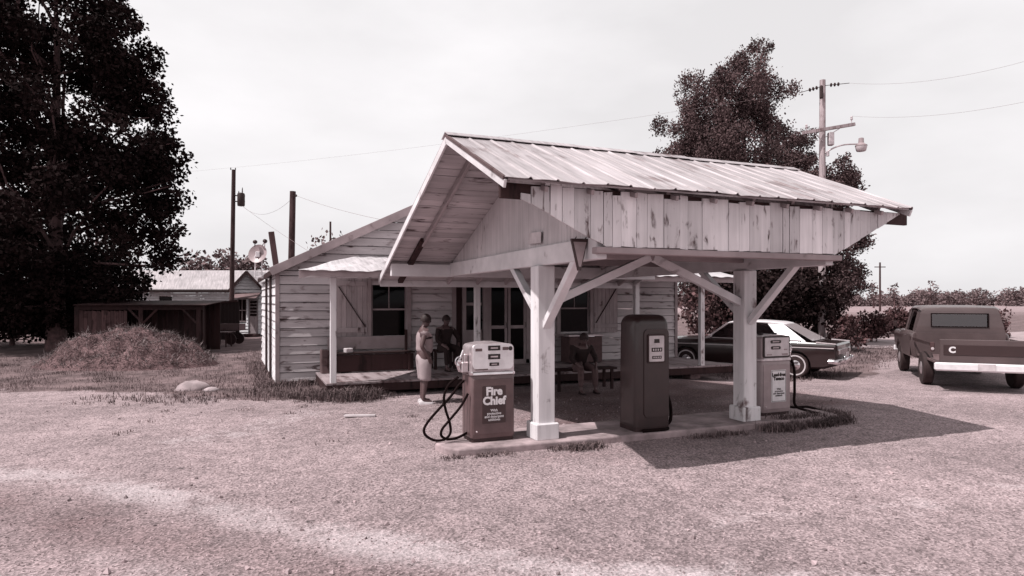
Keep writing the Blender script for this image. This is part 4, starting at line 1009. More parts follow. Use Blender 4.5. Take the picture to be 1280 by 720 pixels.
MT = Matrix.Translation((-2.751, .56, .86)) @ Matrix(((0, 0, -1, 0), (-1, 0, 0, 0), (0, 1, 0, 0), (0, 0, 0, 1)))
text_obj('lettering', 'C', .17, M['white'], MT, tg, .008)
mb = MB(); mb.box((-1.69, 0, .60), (2.0, 1.72, .04)); mb.build('bed_floor', M['greywood'], t, True)
mb = MB(); mb.box((-.66, 0, .86), (.04, 1.75, .52)); mb.build('bed_front_panel', M['truckpaint'], t, True)
mb = MB(); mb.box((-2.83, 0, .52), (.12, 1.78, .17), None, .03); mb.build('bumper', M['white'], t, True)
mb = MB(); mb.box((-2.896, .0, .53), (.012, .3, .14), None, .003); mb.build('number_plate', M['cream'], t, True)
mb = MB(); mb.box((2.55, 0, .55), (.1, 1.85, .16), None, .03); mb.build('bumper', M['white'], t, True)
for s_ in (1, -1):
    mb = MB(); mb.box((.14, s_ * (hw - .002), .80), (1.06, .016, .54), None, .008); mb.build('door', M['truckpaint'], t, True)
# cab top: pillars, roof, glass
zb_, zt_ = 1.13, 1.70
def capoly(x0, x1, y0, y1, z): return [(x0, y0, z), (x1, y0, z), (x1, y1, z), (x0, y1, z)]
mb = MB(); rows = []
for x, w_, z in ((-.60, .70, 1.66), (-.57, .76, 1.71), (-.3, .80, 1.755), (.3, .80, 1.76), (.62, .77, 1.72), (.68, .72, 1.685)):
    rows.append([(x, w_, z - .07), (x, w_ * 1.03, z - .045), (x, w_ * .93, z), (x, w_ * .45, z + .015), (x, -w_ * .45, z + .015), (x, -w_ * .93, z), (x, -w_ * 1.03, z - .045), (x, -w_, z - .07)])
loft(mb, rows); mb.build('roof', M['truckpaint'], t, True, 40, True)
mb = MB()     # rear cab wall with a wide window opening
rw0, rw1, rz0, rz1 = -.56, .56, 1.27, 1.58
for pl in ([(-.62, -.87, zb_ - .05), (-.62, .87, zb_ - .05), (-.62, .86, rz0), (-.62, -.86, rz0)], [(-.605, -.78, rz1), (-.605, .78, rz1), (-.59, .74, 1.67), (-.59, -.74, 1.67)],
           [(-.62, -.86, rz0), (-.62, rw0, rz0), (-.605, rw0, rz1), (-.605, -.78, rz1)], [(-.62, rw1, rz0), (-.62, .86, rz0), (-.605, .78, rz1), (-.605, rw1, rz1)]): mb.prism(pl, (.04, 0, 0))
mb.build('cab_back', M['truckpaint'], t, True, None, True)
mb = MB(); mb.prism([(-.60, rw0, rz0), (-.60, rw1, rz0), (-.585, rw1, rz1), (-.585, rw0, rz1)], (.006, 0, 0)); mb.build('rear_window', M['carglass'], t, True, None, True)
mb = MB()
for y in (rw0, rw1): mb.beam((-.635, y, rz0 - .01), (-.62, y, rz1 + .01), .02, .02)
for z in (rz0, rz1): mb.beam((-.63, rw0, z), (-.63, rw1, z), .02, .02)
mb.build('window_seal', M['rubber'], t, True)
for s_ in (1, -1):
    mb = MB(); mb.prism([(-.61, s_ * .90, zb_ - .02), (-.28, s_ * .90, zb_ - .02), (-.25, s_ * .77, 1.68), (-.56, s_ * .75, 1.66)], (0, -s_ * .05, 0)); mb.build('rear_pillar', M['truckpaint'], t, True, None, True)
    mb = MB(); mb.beam((.78, s_ * .87, zb_ - .02), (.60, s_ * .755, 1.68), .05, .06); mb.build('windscreen_pillar', M['truckpaint'], t, True)
    mb = MB(); mb.prism([(-.27, s_ * .87, zb_), (.76, s_ * .865, zb_), (.59, s_ * .755, 1.66), (-.25, s_ * .76, 1.66)], (0, -s_ * .006, 0)); mb.build('side_window', M['carglass'], t, True, None, True)
mb = MB(); mb.prism([(.80, .84, zb_), (.80, -.84, zb_), (.63, -.72, 1.66), (.63, .72, 1.66)], (-.006, 0, 0)); mb.build('windscreen', M['carglass'], t, True, None, True)
mb = MB(); mb.box((-.1, 0, .95), (.5, 1.5, .25), None, .05); mb.box((-.38, 0, 1.22), (.14, 1.5, .42), None, .05); mb.build('seat', M['cloth_m'], t, True)
mb = MB(); mb.lathe([(.2, 0), (.21, .012), (.2, .024)], 20, (.40, .38, 1.22), (.8, 0, .6)); mb.build('steering_wheel', M['ink'], t, True, 40)

# ------------------------------------------------------------------ left background: sheds and cottage
t = thing('cottage', 'white cottage with long pale tin roof and gabled wing beyond the black fence', 'house', atD(255, 420, 35))
def cam_axis(D): return Vector((cT, -sT, 0)), Vector((sT, cT, 0))
U, Wd = cam_axis(0)
O = atD(292, 375, 34.0); O.z = 0
def cp(a, d, z): return O + U * a + Wd * d + Vector((0, 0, z))
pxm = 34.0 / F
# wing: gable towards us, main block behind going left
a0, a1 = 0.0, 38 * pxm; am = (a0 + a1) / 2 - .0
ze, za = 2.48, 3.36
mb = MB()
clap(mb, lambda u, z: cp(u, 0, z), -Wd, a0, a1, .05, ze, .16, [(12 * pxm - a0 - .3, 12 * pxm + .18, .75, 1.95), (18.5 * pxm, 31 * pxm, .0, 1.95)])
clap(mb, lambda u, z: cp(u, 0, z), -Wd, a0, a1, ze, za - .05, .16, (), lambda z: (a0 + (z - ze) / (za - ze) * (am - a0), a1 - (z - ze) / (za - ze) * (a1 - am)))
mb.build('gable_wall', M['clap_far'], t, fix=True)
mb = MB(); mb.prism([cp(a0, .02, 0), cp(a0, 5, 0), cp(a0, 5, ze), cp(a0, .02, ze)], U * .05); mb.prism([cp(a1, .02, 0), cp(a1, 5, 0), cp(a1, 5, ze), cp(a1, .02, ze)], U * .05); mb.build('side_wall', M['clap_far'], t)
for s_, (p, q) in (('l', (a0 - .2, am)), ('r', (am, a1 + .25))):
    zl, zr = (ze - .2 * .9, za + .03) if s_ == 'l' else (za + .03, ze - .25 * .9)
    mb = MB(); mb.prism([cp(p, -.3, zl), cp(q, -.3, zr), cp(q, 5.2, zr), cp(p, 5.2, zl)], (0, 0, .07)); r_ = mb.build('roof', M['tin3'], t)
    mb = MB(); mb.beam(cp(p, -.32, zl + .0), cp(q, -.32, zr + .0), .03, .13); mb.build('barge_board', M['darkwood'], t)
# main block
L0 = -210 * pxm
mb = MB(); clap(mb, lambda u, z: cp(u, 1.3, z), -Wd, L0, -.02, .05, 2.42, .16, [(-110 * pxm, -93 * pxm, 1.2, 2.1), (-190 * pxm, -172 * pxm, 1.2, 2.1)]); mb.build('long_wall', M['clap_far'], t, fix=True)
mb = MB(); mb.prism([cp(L0, 1.32, 0), cp(L0, 6, 0), cp(L0, 6, 2.4), cp(L0, 3.6, 3.4), cp(L0, 1.32, 2.4)], U * .06); mb.build('end_wall', M['clap_far'], t)
mb = MB(); mb.prism([cp(L0 - .3, .9, 2.43), cp(a0 + .5, .9, 2.43), cp(a0 + .5, 3.7, 3.58), cp(L0 - .3, 3.7, 3.58)], (0, 0, .06)); mb.prism([cp(L0 - .3, 3.7, 3.58), cp(a0 + .5, 3.7, 3.58), cp(a0 + .5, 6.4, 2.43), cp(L0 - .3, 6.4, 2.43)], (0, 0, .06)); mb.build('roof', M['tin3'], t)
mb = MB(); mb.beam(cp(L0 - .3, .89, 2.39), cp(-.1, .89, 2.39), .03, .12); mb.build('eave_board', M['darkwood'], t)
for c_ in (-101.5, -181):
    mb = MB(); mb.prism([cp((c_ - 8.5) * pxm, 1.36, 1.2), cp((c_ + 8.5) * pxm, 1.36, 1.2), cp((c_ + 8.5) * pxm, 1.36, 2.1), cp((c_ - 8.5) * pxm, 1.36, 2.1)], Wd * .02); mb.build('window', M['black'], t)
mb = MB(); w0, w1 = 12 * pxm - .28, 12 * pxm + .16
mb.prism([cp(w0, .05, .77), cp(w1, .05, .77), cp(w1, .05, 1.94), cp(w0, .05, 1.94)], Wd * .02); wn = mb.build('window', M['black'], t)
mb = MB()
for a in (w0, (w0 + w1) / 2, w1): mb.beam(cp(a, -.0, .77), cp(a, -.0, 1.94), .03, .04)
for z in (.77, 1.35, 1.94): mb.beam(cp(w0 - .01, -.004, z), cp(w1 + .01, -.004, z), .03, .04)
mb.build('frame', M['trim'], wn)
d0, d1 = 18.5 * pxm + .03, 31 * pxm - .03
mb = MB(); mb.prism([cp(d0, .02, .05), cp(d1, .02, .05), cp(d1, .02, 1.94), cp(d0, .02, 1.94)], Wd * .04); dr = mb.build('door', M['shutter'], t)
mb = MB()
for i in range(5): mb.prism([cp(d0 + .06, .0, 1.05 + i * .17), cp(d1 - .06, .0, 1.05 + i * .17), cp(d1 - .06, .0, 1.17 + i * .17), cp(d0 + .06, .0, 1.17 + i * .17)], Wd * .01)
mb.build('pane', M['black'], dr)
mb = MB(); mb.prism([cp(9 * pxm - .25, -.02, 2.25), cp(34 * pxm, -.02, 2.25), cp(35 * pxm, -.75, 1.98), cp(9 * pxm - .3, -.75, 1.98)], (0, 0, .04)); mb.build('door_hood', M['greywood'], t)
mb = MB(); mb.box(cp((d0 + d1) / 2, -.35, .06), (.8, .6, .14), (0, 0, -TH), .02); mb.build('door_step', M['darkwood'], t)

# dark board fence panel in front of the cottage
Of = atD(241, 420, 30.5); Of.z = 0
t = thing('board_fence', 'tall black board fence panel standing in front of the white cottage', 'fence', Of)
pf = 30.5 / F; mb = MB(); x = 0
while x < 57 * pf:
    w_ = .17; h = lerp_tab([(0, 1.60), (57 * pf, 1.86)], x); p = Of + U * (x + w_ / 2); mb.box((p.x, p.y, h / 2), (w_ - .008, .025, h + random.uniform(-.02, .02)), (0, 0, -TH), .003); x += w_
mb.build('boards', M['cloth_d'], t)
mb = MB(); p = Of + U * 28 * pf - Wd * .04; mb.box((p.x, p.y, 1.74), (57 * pf, .05, .10), (R(0), R(-6.7), -TH), .004); mb.build('top_rail', M['darkwood'], t)
for x in (.1, 28 * pf, 56 * pf):
    p = Of + U * x + Wd * .06; mb = MB(); mb.box((p.x, p.y, .8), (.1, .1, 1.6), (0, 0, -TH), .004); mb.build('post', M['darkwood'], t)

# open-fronted lean-to shed behind the mound
Os = atD(251, 440, 23.4); Os.z = 0; ps = 23.4 / F
t = thing('lean_to_shed', 'low dark open-fronted board shed in the shade of the big tree behind the earth mound', 'shed', Os)
def sp(a, d, z): return Os + U * a + Wd * d + Vector((0, 0, z))
LS = -152 * ps
for a in (0, -72 * ps, LS):
    mb = MB(); mb.beam(sp(a - .08, 0, 0), sp(a - .08, 0, 1.66), .16, .14, (1, 0, 0)); mb.build('post', M['darkwood'], t)
for a, q in ((-.14, -1), (-72 * ps, -1), (-72 * ps, 1)):
    mb = MB(); mb.beam(sp(a, -.01, 1.05), sp(a + q * .55, -.01, 1.6), .07, .10, (0, 1, 0)); mb.build('brace', M['darkwood'], t)
mb = MB(); mb.beam(sp(LS - .1, 0, 1.62), sp(.1, 0, 1.62), .10, .16); mb.build('front_beam', M['darkwood'], t)
mb = MB(); x = LS
while x < .1:
    a, b_ = x, x + .3; mb.prism([sp(a, -.35, 1.71), sp(b_ - .006, -.35, 1.71), sp(b_ - .006, 1.3, 1.86), sp(a, 1.3, 1.86)], (0, 0, .02)); x += .3
mb.build('roof', M['darkwood'], t)
mb = MB(); x = LS
while x < .0:
    mb.prism([sp(x, 1.2, 0), sp(x + .19, 1.2, 0), sp(x + .19, 1.2, 1.82), sp(x, 1.2, 1.82)], Wd * .025); x += .2
mb.prism([sp(0, 0.1, 0), sp(-.4, 1.2, 0), sp(-.4, 1.2, 1.82), sp(0, .1, 1.7)], U * .03); mb.prism([sp(LS, 0.1, 0), sp(LS, 1.2, 0), sp(LS, 1.2, 1.82), sp(LS, .1, 1.7)], U * .03)
mb.build('board_wall', M['darkwood'], t)
mb = MB(); x = LS
while x < -95 * ps:
    w_ = random.uniform(.12, .2); mb.prism([sp(x, -.03, 0.02), sp(x + w_ - .01, -.03, 0.02), sp(x + w_ - .01, -.03, 1.50 + random.uniform(-.05, .03)), sp(x, -.03, 1.52)], Wd * .02); x += w_
mb.build('front_boards', wood('shed_front_boards', .045, .02, (10, 10, 1.2), .42, .35), t)

# low trestle table with boards beside the shed, and a stack of timber
Ot = atD(272, 432, 26); Ot.z = 0
t = thing('trestle_table', 'low rough trestle table on thin legs in the yard between shed and store', 'table', Ot, -TH)
mb = MB()
for y in (-.25, 0, .25): mb.box((0, y, .60), (1.15, .23, .035), None, .004)
mb.build('table_top', M['greywood'], t, True)
for x in (-.45, .45):
    for y in (-.25, .25): mb = MB(); mb.beam((x, y, .0), (x * .92, y * .8, .585), .045, .045); mb.build('leg', M['darkwood'], t, True)
t = thing('hand_cart', 'small two-wheeled box cart standing beside the trestle table in front of the black fence', 'cart', atD(291, 430, 27.5) * 1.0, -TH - .1); t.location.z = 0
mb = MB(); mb.box((0, 0, .62), (.85, .55, .04), None, .004)
for y in (-.27, .27): mb.box((0, y, .76), (.85, .025, .26), None, .004)
for x in (-.415, .415): mb.box((x, 0, .76), (.025, .51, .26), None, .004)
mb.build('box', M['greywood'], t, True)
for y in (-.33, .33): mb = MB(); mb.lathe([(.20, -.02), (.24, -.02), (.24, .02), (.20, .02)], 20, (.1, y, .24), (0, 1, 0)); mb.tube([(.1, y, .03), (.1, y, .45)], .012, 6); mb.tube([(-.11, y, .24), (.31, y, .24)], .012, 6); mb.build('wheel', M['darkmetal'], t, True)
mb = MB(); mb.tube([(.1, -.33, .24), (.1, .33, .24)], .015, 6); mb.beam((.1, -.2, .24), (.1, -.2, .6), .05, .03); mb.beam((.1, .2, .24), (.1, .2, .6), .05, .03); mb.build('axle', M['darkmetal'], t, True)
for y in (-.25, .25): mb = MB(); mb.tube([(-.40, y, .62), (-1.0, y, .68)], .018, 6); mb.tube([(-.38, y, .62), (-.42, y, .0)], .018, 6); mb.build('handle', M['darkwood'], t, True)

# heap of earth and cut grass
ctr = atD(165, 452, 19.2); ctr.z = 0
mb = MB(); rows = []; NU, NV = 90, 60
def moundh(a, d):
    r = math.hypot(a / (2.75 if a < 0 else 2.5), d / 1.7); h = 1.08 * max(0, 1 - r ** 2.0) ** .9
    k = sm(1.02, .7, r)
    h += k * (.30 * mnoise.noise(Vector((a * 1.7, d * 1.7, 5))) + .10 * mnoise.noise(Vector((a * 3.1, d * 3.1, 1))) +   .08 * mnoise.noise(Vector((a * 8, d * 8, 3))))
    return h - .03
for j in range(NV + 1):
    rows.append([])
    for i in range(NU + 1):
        a = -3.8 + 6.8 * i / NU; d = -1.8 + 3.6 * j / NV; p = ctr + U * a + Wd * d; rows[-1].append((p.x, p.y, moundh(a, d) + gz(p.x, p.y)))
n = N('heaped_earth_and_grass', .95, 0, .1); f = n.math('MULTIPLY', n.rng(n.noise(2.2, 6, None, .6), .3, .7, .55, 1.6), n.rng(n.noise(24, 4, None, 0, .7), .3, .7, .5, 1.5)); n.base(n.val(T(.095), f)); n.bump(n.noise(14, 6), 1.0, .05)
t = thing('earth_mound', 'rounded heap of earth and dry cut grass in front of the dark shed', 'mound', ctr)
mb.grid(rows); mb.build('earth', n.m, t, smooth=70)
mb = MB()
for i in range(9000):
    a, d = random.uniform(-3.5, 2.7), random.uniform(-1.65, 1.2); h = moundh(a, d)
    if h < .03: continue
    p = ctr + U * a + Wd * d + Vector((0, 0, h + .0)); ln = random.uniform(.08, .26); dr = Vector((random.gauss(0, 1), random.gauss(0, 1), random.gauss(-.1, .5) )).normalized()
    q = dr.cross(Vector((0, 0, 1))); q = q.normalized() * .008 if q.length > .01 else Vector((.008, 0, 0))
    mb.add([p - q, p + q, p + dr * ln + Vector((0, 0, .03))], [(0, 1, 2)])
o = mb.build('straw', M['straw'], t); o['kind'] = 'stuff'
def rock(label, px, D, s_, sd, mat):
    p = atD(*px, D); mb = MB(); rings = []
    for k in range(7):
        ph = -.35 + (math.pi / 2 + .3) * k / 6; rings.append([(p.x + s_[0] * math.cos(ph) * math.cos(a * math.pi / 6) * (1 + .25 * mnoise.noise(Vector((a, k * .7, sd)))), p.y + s_[1] * math.cos(ph) * math.sin(a * math.pi / 6) * (1 + .2 * mnoise.noise(Vector((a, k, sd + 4)))), gz(p.x, p.y) + s_[2] * math.sin(ph) * (1 + .2 * mnoise.noise(Vector((a * .8, k, sd))))) for a in range(12)])
    loft(mb, rings); tag(mb.build('rock', mat, None, False, 50, True), label, 'rock')
rock('pale flat rock half sunk in the grass at the edge of the gravel', (241, 488), 13.9, (.36, .28, .20), 1, plain('pale_rock', .28, .9, .3, 5, bump=.5))
rock('small pale stone in the grass just right of the larger flat rock', (264, 489), 13.7, (.16, .12, .08), 5, plain('pale_stone', .32, .9, .3, 5, bump=.5))

# ------------------------------------------------------------------ poles, wires, dish
def wire(label, a, b, sag, r=.012, name='overhead_wire'):
    a, b = Vector(a), Vector(b); mb = MB()
    mb.tube([a.lerp(b, k / 24) - Vector((0, 0, 4 * sag * (k / 24) * (1 - k / 24))) for k in range(25)], r * .42, 5, rnd=.5)
    tag(mb.build(name, M['wire']), label, 'wire', 'overhead power and telephone wires')
def pole(label, base, h, r0, r1, mat, lean=(0, 0), name='utility_pole'):
    t = thing(name, label, 'utility pole', base, 0, 'utility poles')
    mb = MB(); mb.tube([(lean[0] * k / 6, lean[1] * k / 6, h * k / 6) for k in range(7)], [r0 + (r1 - r0) * k / 6 for k in range(7)], 12); mb.build('shaft', mat, t, True, 40); return t
b1 = atD(289, 420, 33); b1.z = 0; h1 = CAMZ + 163 / F * 33
p1 = pole('tall dark utility pole with a transformer can, standing before the white cottage', b1, h1, .13, .10, M['polewood'], (.12, 0))
zt1 = CAMZ + (375 - 248) / F * 33
mb = MB(); mb.lathe([(.05, -.40), (.17, -.38), (.185, -.3), (.185, .22), (.16, .28), (.05, .31)], 16, (.47, -.1, zt1)); tr = mb.build('transformer', M['darkmetal'], p1, True, 40)
mb = MB(); mb.lathe([(.02, 0), (.035, .02), (.02, .06), (.04, .08), (.02, .13), (.03, .16), (.012, .3)], 10, (.53, -.1, zt1 + .28)); mb.lathe([(.02, 0), (.03, .04), (.01, .12)], 8, (.36, -.1, zt1 + .28)); mb.build('bushing', M['darkmetal'], tr, True)
mb = MB()
for z in (-.15, .15): mb.beam((.05, -.05, zt1 + z), (.66, -.1, zt1 + z), .05, .05)
mb.build('bracket', M['darkmetal'], p1, True)
mb = MB()
for s_ in (-.1, .12): mb.lathe([(.015, 0), (.03, .03), (.02, .07), (.03, .1), (.01, .13)], 8, (s_ + .08, 0, h1 - .02))
mb.build('insulator', M['darkmetal'], p1, True)
b2 = atD(362, 420, 25); b2.z = 0; h2 = CAMZ + 136 / F * 25
p2 = pole('shorter dark pole rising behind the left end of the store roof', b2, h2, .14, .115, M['polewood'], (.12, 0))
mb = MB(); mb.tube([(.1, -.1, h2 - .2), (.24, -.12, h2 - .2)], .015, 6); mb.lathe([(.02, 0), (.04, .03), (.02, .09)], 8, (.24, -.12, h2 - .22)); mb.build('insulator', M['darkmetal'], p2, True)
tp1 = b1 + Vector((.5, -.1, zt1 - .35)); tp2 = b2 + Vector((.12, 0, h2 - .25))
wire('sagging wire running between the two dark poles left of the store', tp1, tp2, .55)
wire('wire slanting down from the transformer pole to the store roof corner', tp1, atD(392, 318, 19.5), .05)
wire('wire running from the short dark pole down over the store roof towards the canopy', tp2 + Vector((.1, 0, .1)), atD(520, 282, 19), .12)
bR = atD(1027, 424, 24.5); bR.z = 0; sR = 24.5 / F; hR = CAMZ + 275 * sR
pR = pole('pale utility pole with a crossarm and hooded street lamp, behind the dark sedan', bR, hR, .14, .105, M['polepale'], (.05, 0))
def rz_(v): return CAMZ + (HY - v) * sR
Ux, Uw = U, Wd
loc = lambda px, v, d=0: Vector(((px - 1027) * sR * Ux.x + d * Uw.x, (px - 1027) * sR * Ux.y + d * Uw.y, rz_(v)))
mb = MB(); mb.beam(loc(1000, 168, -.2), loc(1065, 157, -.2), .10, .12); ca = mb.build('crossarm', M['polepale'], pR, True)
mb = MB()
for px, v in ((1061, 150), (1005, 160)): mb.lathe([(.012, -.1), (.02, .0), (.045, .02), (.05, .06), (.03, .08), (.045, .11), (.02, .15)], 10, loc(px, v + 2, -.2))
mb.build('insulator', M['lens'], ca, True)
mb = MB(); mb.beam(loc(1014, 167, -.22), loc(1027, 178, -.12), .03, .03); mb.beam(loc(1050, 160, -.22), loc(1029, 173, -.12), .03, .03); mb.build('arm_brace', M['dullmetal'], pR, True)
for q, (px0, v0, px1, v1) in enumerate(((1026, 109, 998, 117), (1030, 108, 1060, 105))):
    mb = MB(); a, b = loc(px0, v0, -.1), loc(px1, v1, -.1); mb.tube([a, b], .012, 6)
    for k in (.25, .40, .55): 
        c_ = a.lerp(b, k); ax_ = (b - a).normalized(); mb.lathe([(.02, -.04), (.07, -.02), (.075, 0), (.03, .03)], 10, c_, ax_)
    mb.build('insulator_string', M['darkmetal'], pR, True)
mb = MB(); mb.lathe([(.05, -.25), (.07, -.22), (.07, .2), (.03, .25)], 10, loc(1023.5, 117, -.2)); mb.build('cut_out', M['darkmetal'], pR, True)
mb = MB(); mb.box(loc(1036, 175, -.15), (.2, .2, .5), (0, 0, -TH), .03); mb.tube([loc(1033, 190, -.1), loc(1033, 196, -.1)], .06, 8); mb.build('control_box', M['dullmetal'], pR, True)
mb = MB(); mb.tube(smooth_path([loc(1030, 192, -.1), loc(1040, 186, -.15), (loc(1052, 182.5, -.2)), loc(1068, 182, -.25)], 6), .028, 8); ar = mb.build('lamp_arm', M['dullmetal'], pR, True, 50)
mb = MB(); c_ = loc(1072, 188, -.25); mb.lathe([(.04, .42), (.09, .40), (.10, .22), (.14, .18), (.21, .14), (.215, .10)], 18, c_); lh = mb.build('lamp_head', M['grey_enamel'], pR, True, 40)
mb = MB(); mb.lathe([(.205, .10), (.20, .04), (.17, -.07), (.15, -.09), (.02, -.10)], 18, c_); mb.build('lens', M['lens'], lh, True, 40)
def far(px, v, D): return atD(px, v, D)
wire('high wire leaving the pale pole top towards the right edge of the sky', bR + loc(1060, 105, -.1), far(1420, 30, 16), .5, .008)
wire('wire leaving the crossarm of the pale pole towards the right', bR + loc(1061, 147, -.2), far(1420, 92, 16), .4, .008)
wire('long wire from the pale pole top running left across the sky behind the canopy', bR + loc(998, 117, -.1), far(-100, 225, 62), 1.2, .008)
wire('service wire from the pale pole down to the back of the store', bR + loc(1024, 192, -.1), far(800, 232, 19.2), .25, .012)
bf = atD(1100, 385, 105); bf.z = 0
pf_ = pole('small far pole standing in the field beyond the bushes at right', bf, CAMZ + 47 / F * 105, .17, .13, M['polewood'])
mb = MB(); mb.beam(Vector((0, 0, 7.3)) - U * .9, Vector((0, 0, 7.3)) + U * .9, .12, .14); mb.build('crossarm', M['polewood'], pf_, True)
ba = atD(413, 360, 40); ba.z = 0
t = thing('aerial_mast', 'thin aerial mast showing above the store roof among the twigs', 'mast', ba)
mb = MB(); mb.tube([(0, 0, 0), (0, 0, CAMZ + 98 / F * 40)], .06, 8); mb.build('tube', M['polewood'], t, True)
# dish and stub post at the store's left eave
mb = MB(); mb.beam(atD(348.5, 356, 16.4), atD(339, 290, 16.4), .14, .15, (0, 1, 0)); mb.build('roof_post', M['polewood'], st)
dc = atD(322, 317, 16.6)
t = thing('satellite_dish', 'small round pale dish on two thin legs at the left eave of the store', 'dish', dc)
ax_ = (Vector((-.45, -.85, .28))).normalized()
mb = MB(); mb.lathe([(.01, -.07), (.09, -.062), (.17, -.04), (.235, -.008), (.25, .006), (.235, .0), (.17, -.03), (.09, -.05), (.01, -.058)], 28, (0, 0, 0), ax_); mb.build('reflector', M['grey_enamel'], t, True, 50)
fe = Vector((.17, -.25, .28)); mb = MB(); mb.tube([Vector((.10, 0, .20)), fe], .012, 6); mb.tube([Vector((.17, 0, .08)), fe], .010, 6); mb.build('feed_arm', M['dullmetal'], t, True)
mb = MB(); mb.lathe([(.03, -.05), (.05, -.02), (.055, .03), (.03, .06)], 12, fe + Vector((0, 0, .03)), -ax_); mb.build('feed_horn', M['darkmetal'], t, True, 40)
mb = MB(); mb.tube([(-.07, 0, .18), (-.06, 0, .27)], .012, 6); mb.lathe([(.005, -.055), (.045, -.035), (.06, 0), (.045, .035), (.005, .055)], 12, (-.06, 0, .30)); mb.build('float_lamp', M['darkmetal'], t, True, 60)
for x in (-.06, .10):
    mb = MB(); mb.tube([(x, .05, -.05), (x, .05, -.62)], .016, 6); mb.build('leg', M['white'], t, True)
mb = MB(); mb.tube([(-.08, .05, -.60), (.12, .05, -.62), (.46, .0, -.66)], .018, 6); mb.beam((-.05, .05, -.62), (.40, .0, -.52), .03, .03); mb.box((0, .03, -.02), (.1, .1, .14), None, .01); mb.build('bracket', M['white'], t, True)

# ------------------------------------------------------------------ trees and bushes
def inpoly(x, y, P):
    c = False; j = len(P) - 1
    for i in range(len(P)):
        if (P[i][1] > y) != (P[j][1] > y) and x < (P[j][0] - P[i][0]) * (y - P[i][1]) / (P[j][1] - P[i][1]) + P[i][0]: c = not c
        j = i
    return c
def edge_d(x, y, P):
    m = 1e9
    for i in range(len(P)):
        ax, ay = P[i - 1]; bx, by = P[i]; dx, dy = bx - ax, by - ay; L = dx * dx + dy * dy or 1
        t_ = max(0, min(1, ((x - ax) * dx + (y - ay) * dy) / L)); m = min(m, math.hypot(x - ax - dx * t_, y - ay - dy * t_))
    return m
rs = np.random.RandomState(11)
def unit(a): return a / np.maximum(np.linalg.norm(a, axis=1, keepdims=True), 1e-6)
def crown_mesh(name, clumps, n, ls, up=0.0, shell=.5, mat=None, parent=None, loose=.28):
    """every leaf is its own small diamond, scattered through each clump of the crown"""
    P = []; NRM = []; OUT = []; TN = []
    for c, r, ez in clumps:
        k = max(8, int(n * r * r)); d = unit(rs.normal(size=(k, 3)))
        q = r * (shell + (1 - shell) * rs.rand(k, 1)); m = rs.rand(k, 1) < loose; q = np.where(m, q * (1.1 + .5 * rs.rand(k, 1)), q)
        P.append(np.array(c)[None] + d * q * np.array([[1, 1, ez]])); OUT.append(d)
        NRM.append(unit(d * .6 + rs.normal(size=(k, 3)) * .6 + np.array([[0, 0, .3]])))
        TN.append(np.clip(rs.rand() * .45 + .55 * rs.rand(k), 0, 1))
    P = np.concatenate(P); NRM = np.concatenate(NRM); OUT = np.concatenate(OUT); TN = np.concatenate(TN); k = len(P)
    a = unit(np.cross(NRM, rs.normal(size=(k, 3)))); a = unit(a + OUT * .4 + np.array([[0, 0, up]])); b = unit(np.cross(NRM, a))
    l = ls * (.6 + .8 * rs.rand(k, 1)); w_ = l * .36
    V = np.stack([P, P + a * l * .5 + b * w_, P + a * l, P + a * l * .45 - b * w_], 1)
    if parent: V = V - np.array(parent.location)[None, None]
    me = bpy.data.meshes.new(name); me.vertices.add(4 * k); me.vertices.foreach_set('co', V.reshape(-1).astype(np.float32))
    me.loops.add(4 * k); me.loops.foreach_set('vertex_index', np.arange(4 * k, dtype=np.int32))
    me.polygons.add(k); me.polygons.foreach_set('loop_start', np.arange(0, 4 * k, 4, dtype=np.int32)); me.update(calc_edges=True)
    me.attributes.new('rnd', 'FLOAT', 'POINT').data.foreach_set('value', np.repeat(TN, 4).astype(np.float32))
    me.materials.append(mat); return put(bpy.data.objects.new(name, me), parent)
def limb(mb, a, b, r0, r1, wob=.15, n=6):
    L = (b - a).length; pts = []
    for i in range(n + 1):
        t_ = i / n; p = a.lerp(b, t_); q = wob * L * .25 * math.sin(t_ * math.pi)
        pts.append(p + Vector((mnoise.noise(p * 1.3) * q * 3, mnoise.noise(p * 1.3 + Vector((9, 2, 1))) * q * 3, -q * .3)))
    mb.tube(pts, [r0 + (r1 - r0) * (i / n) ** .7 for i in range(n + 1)], 7)
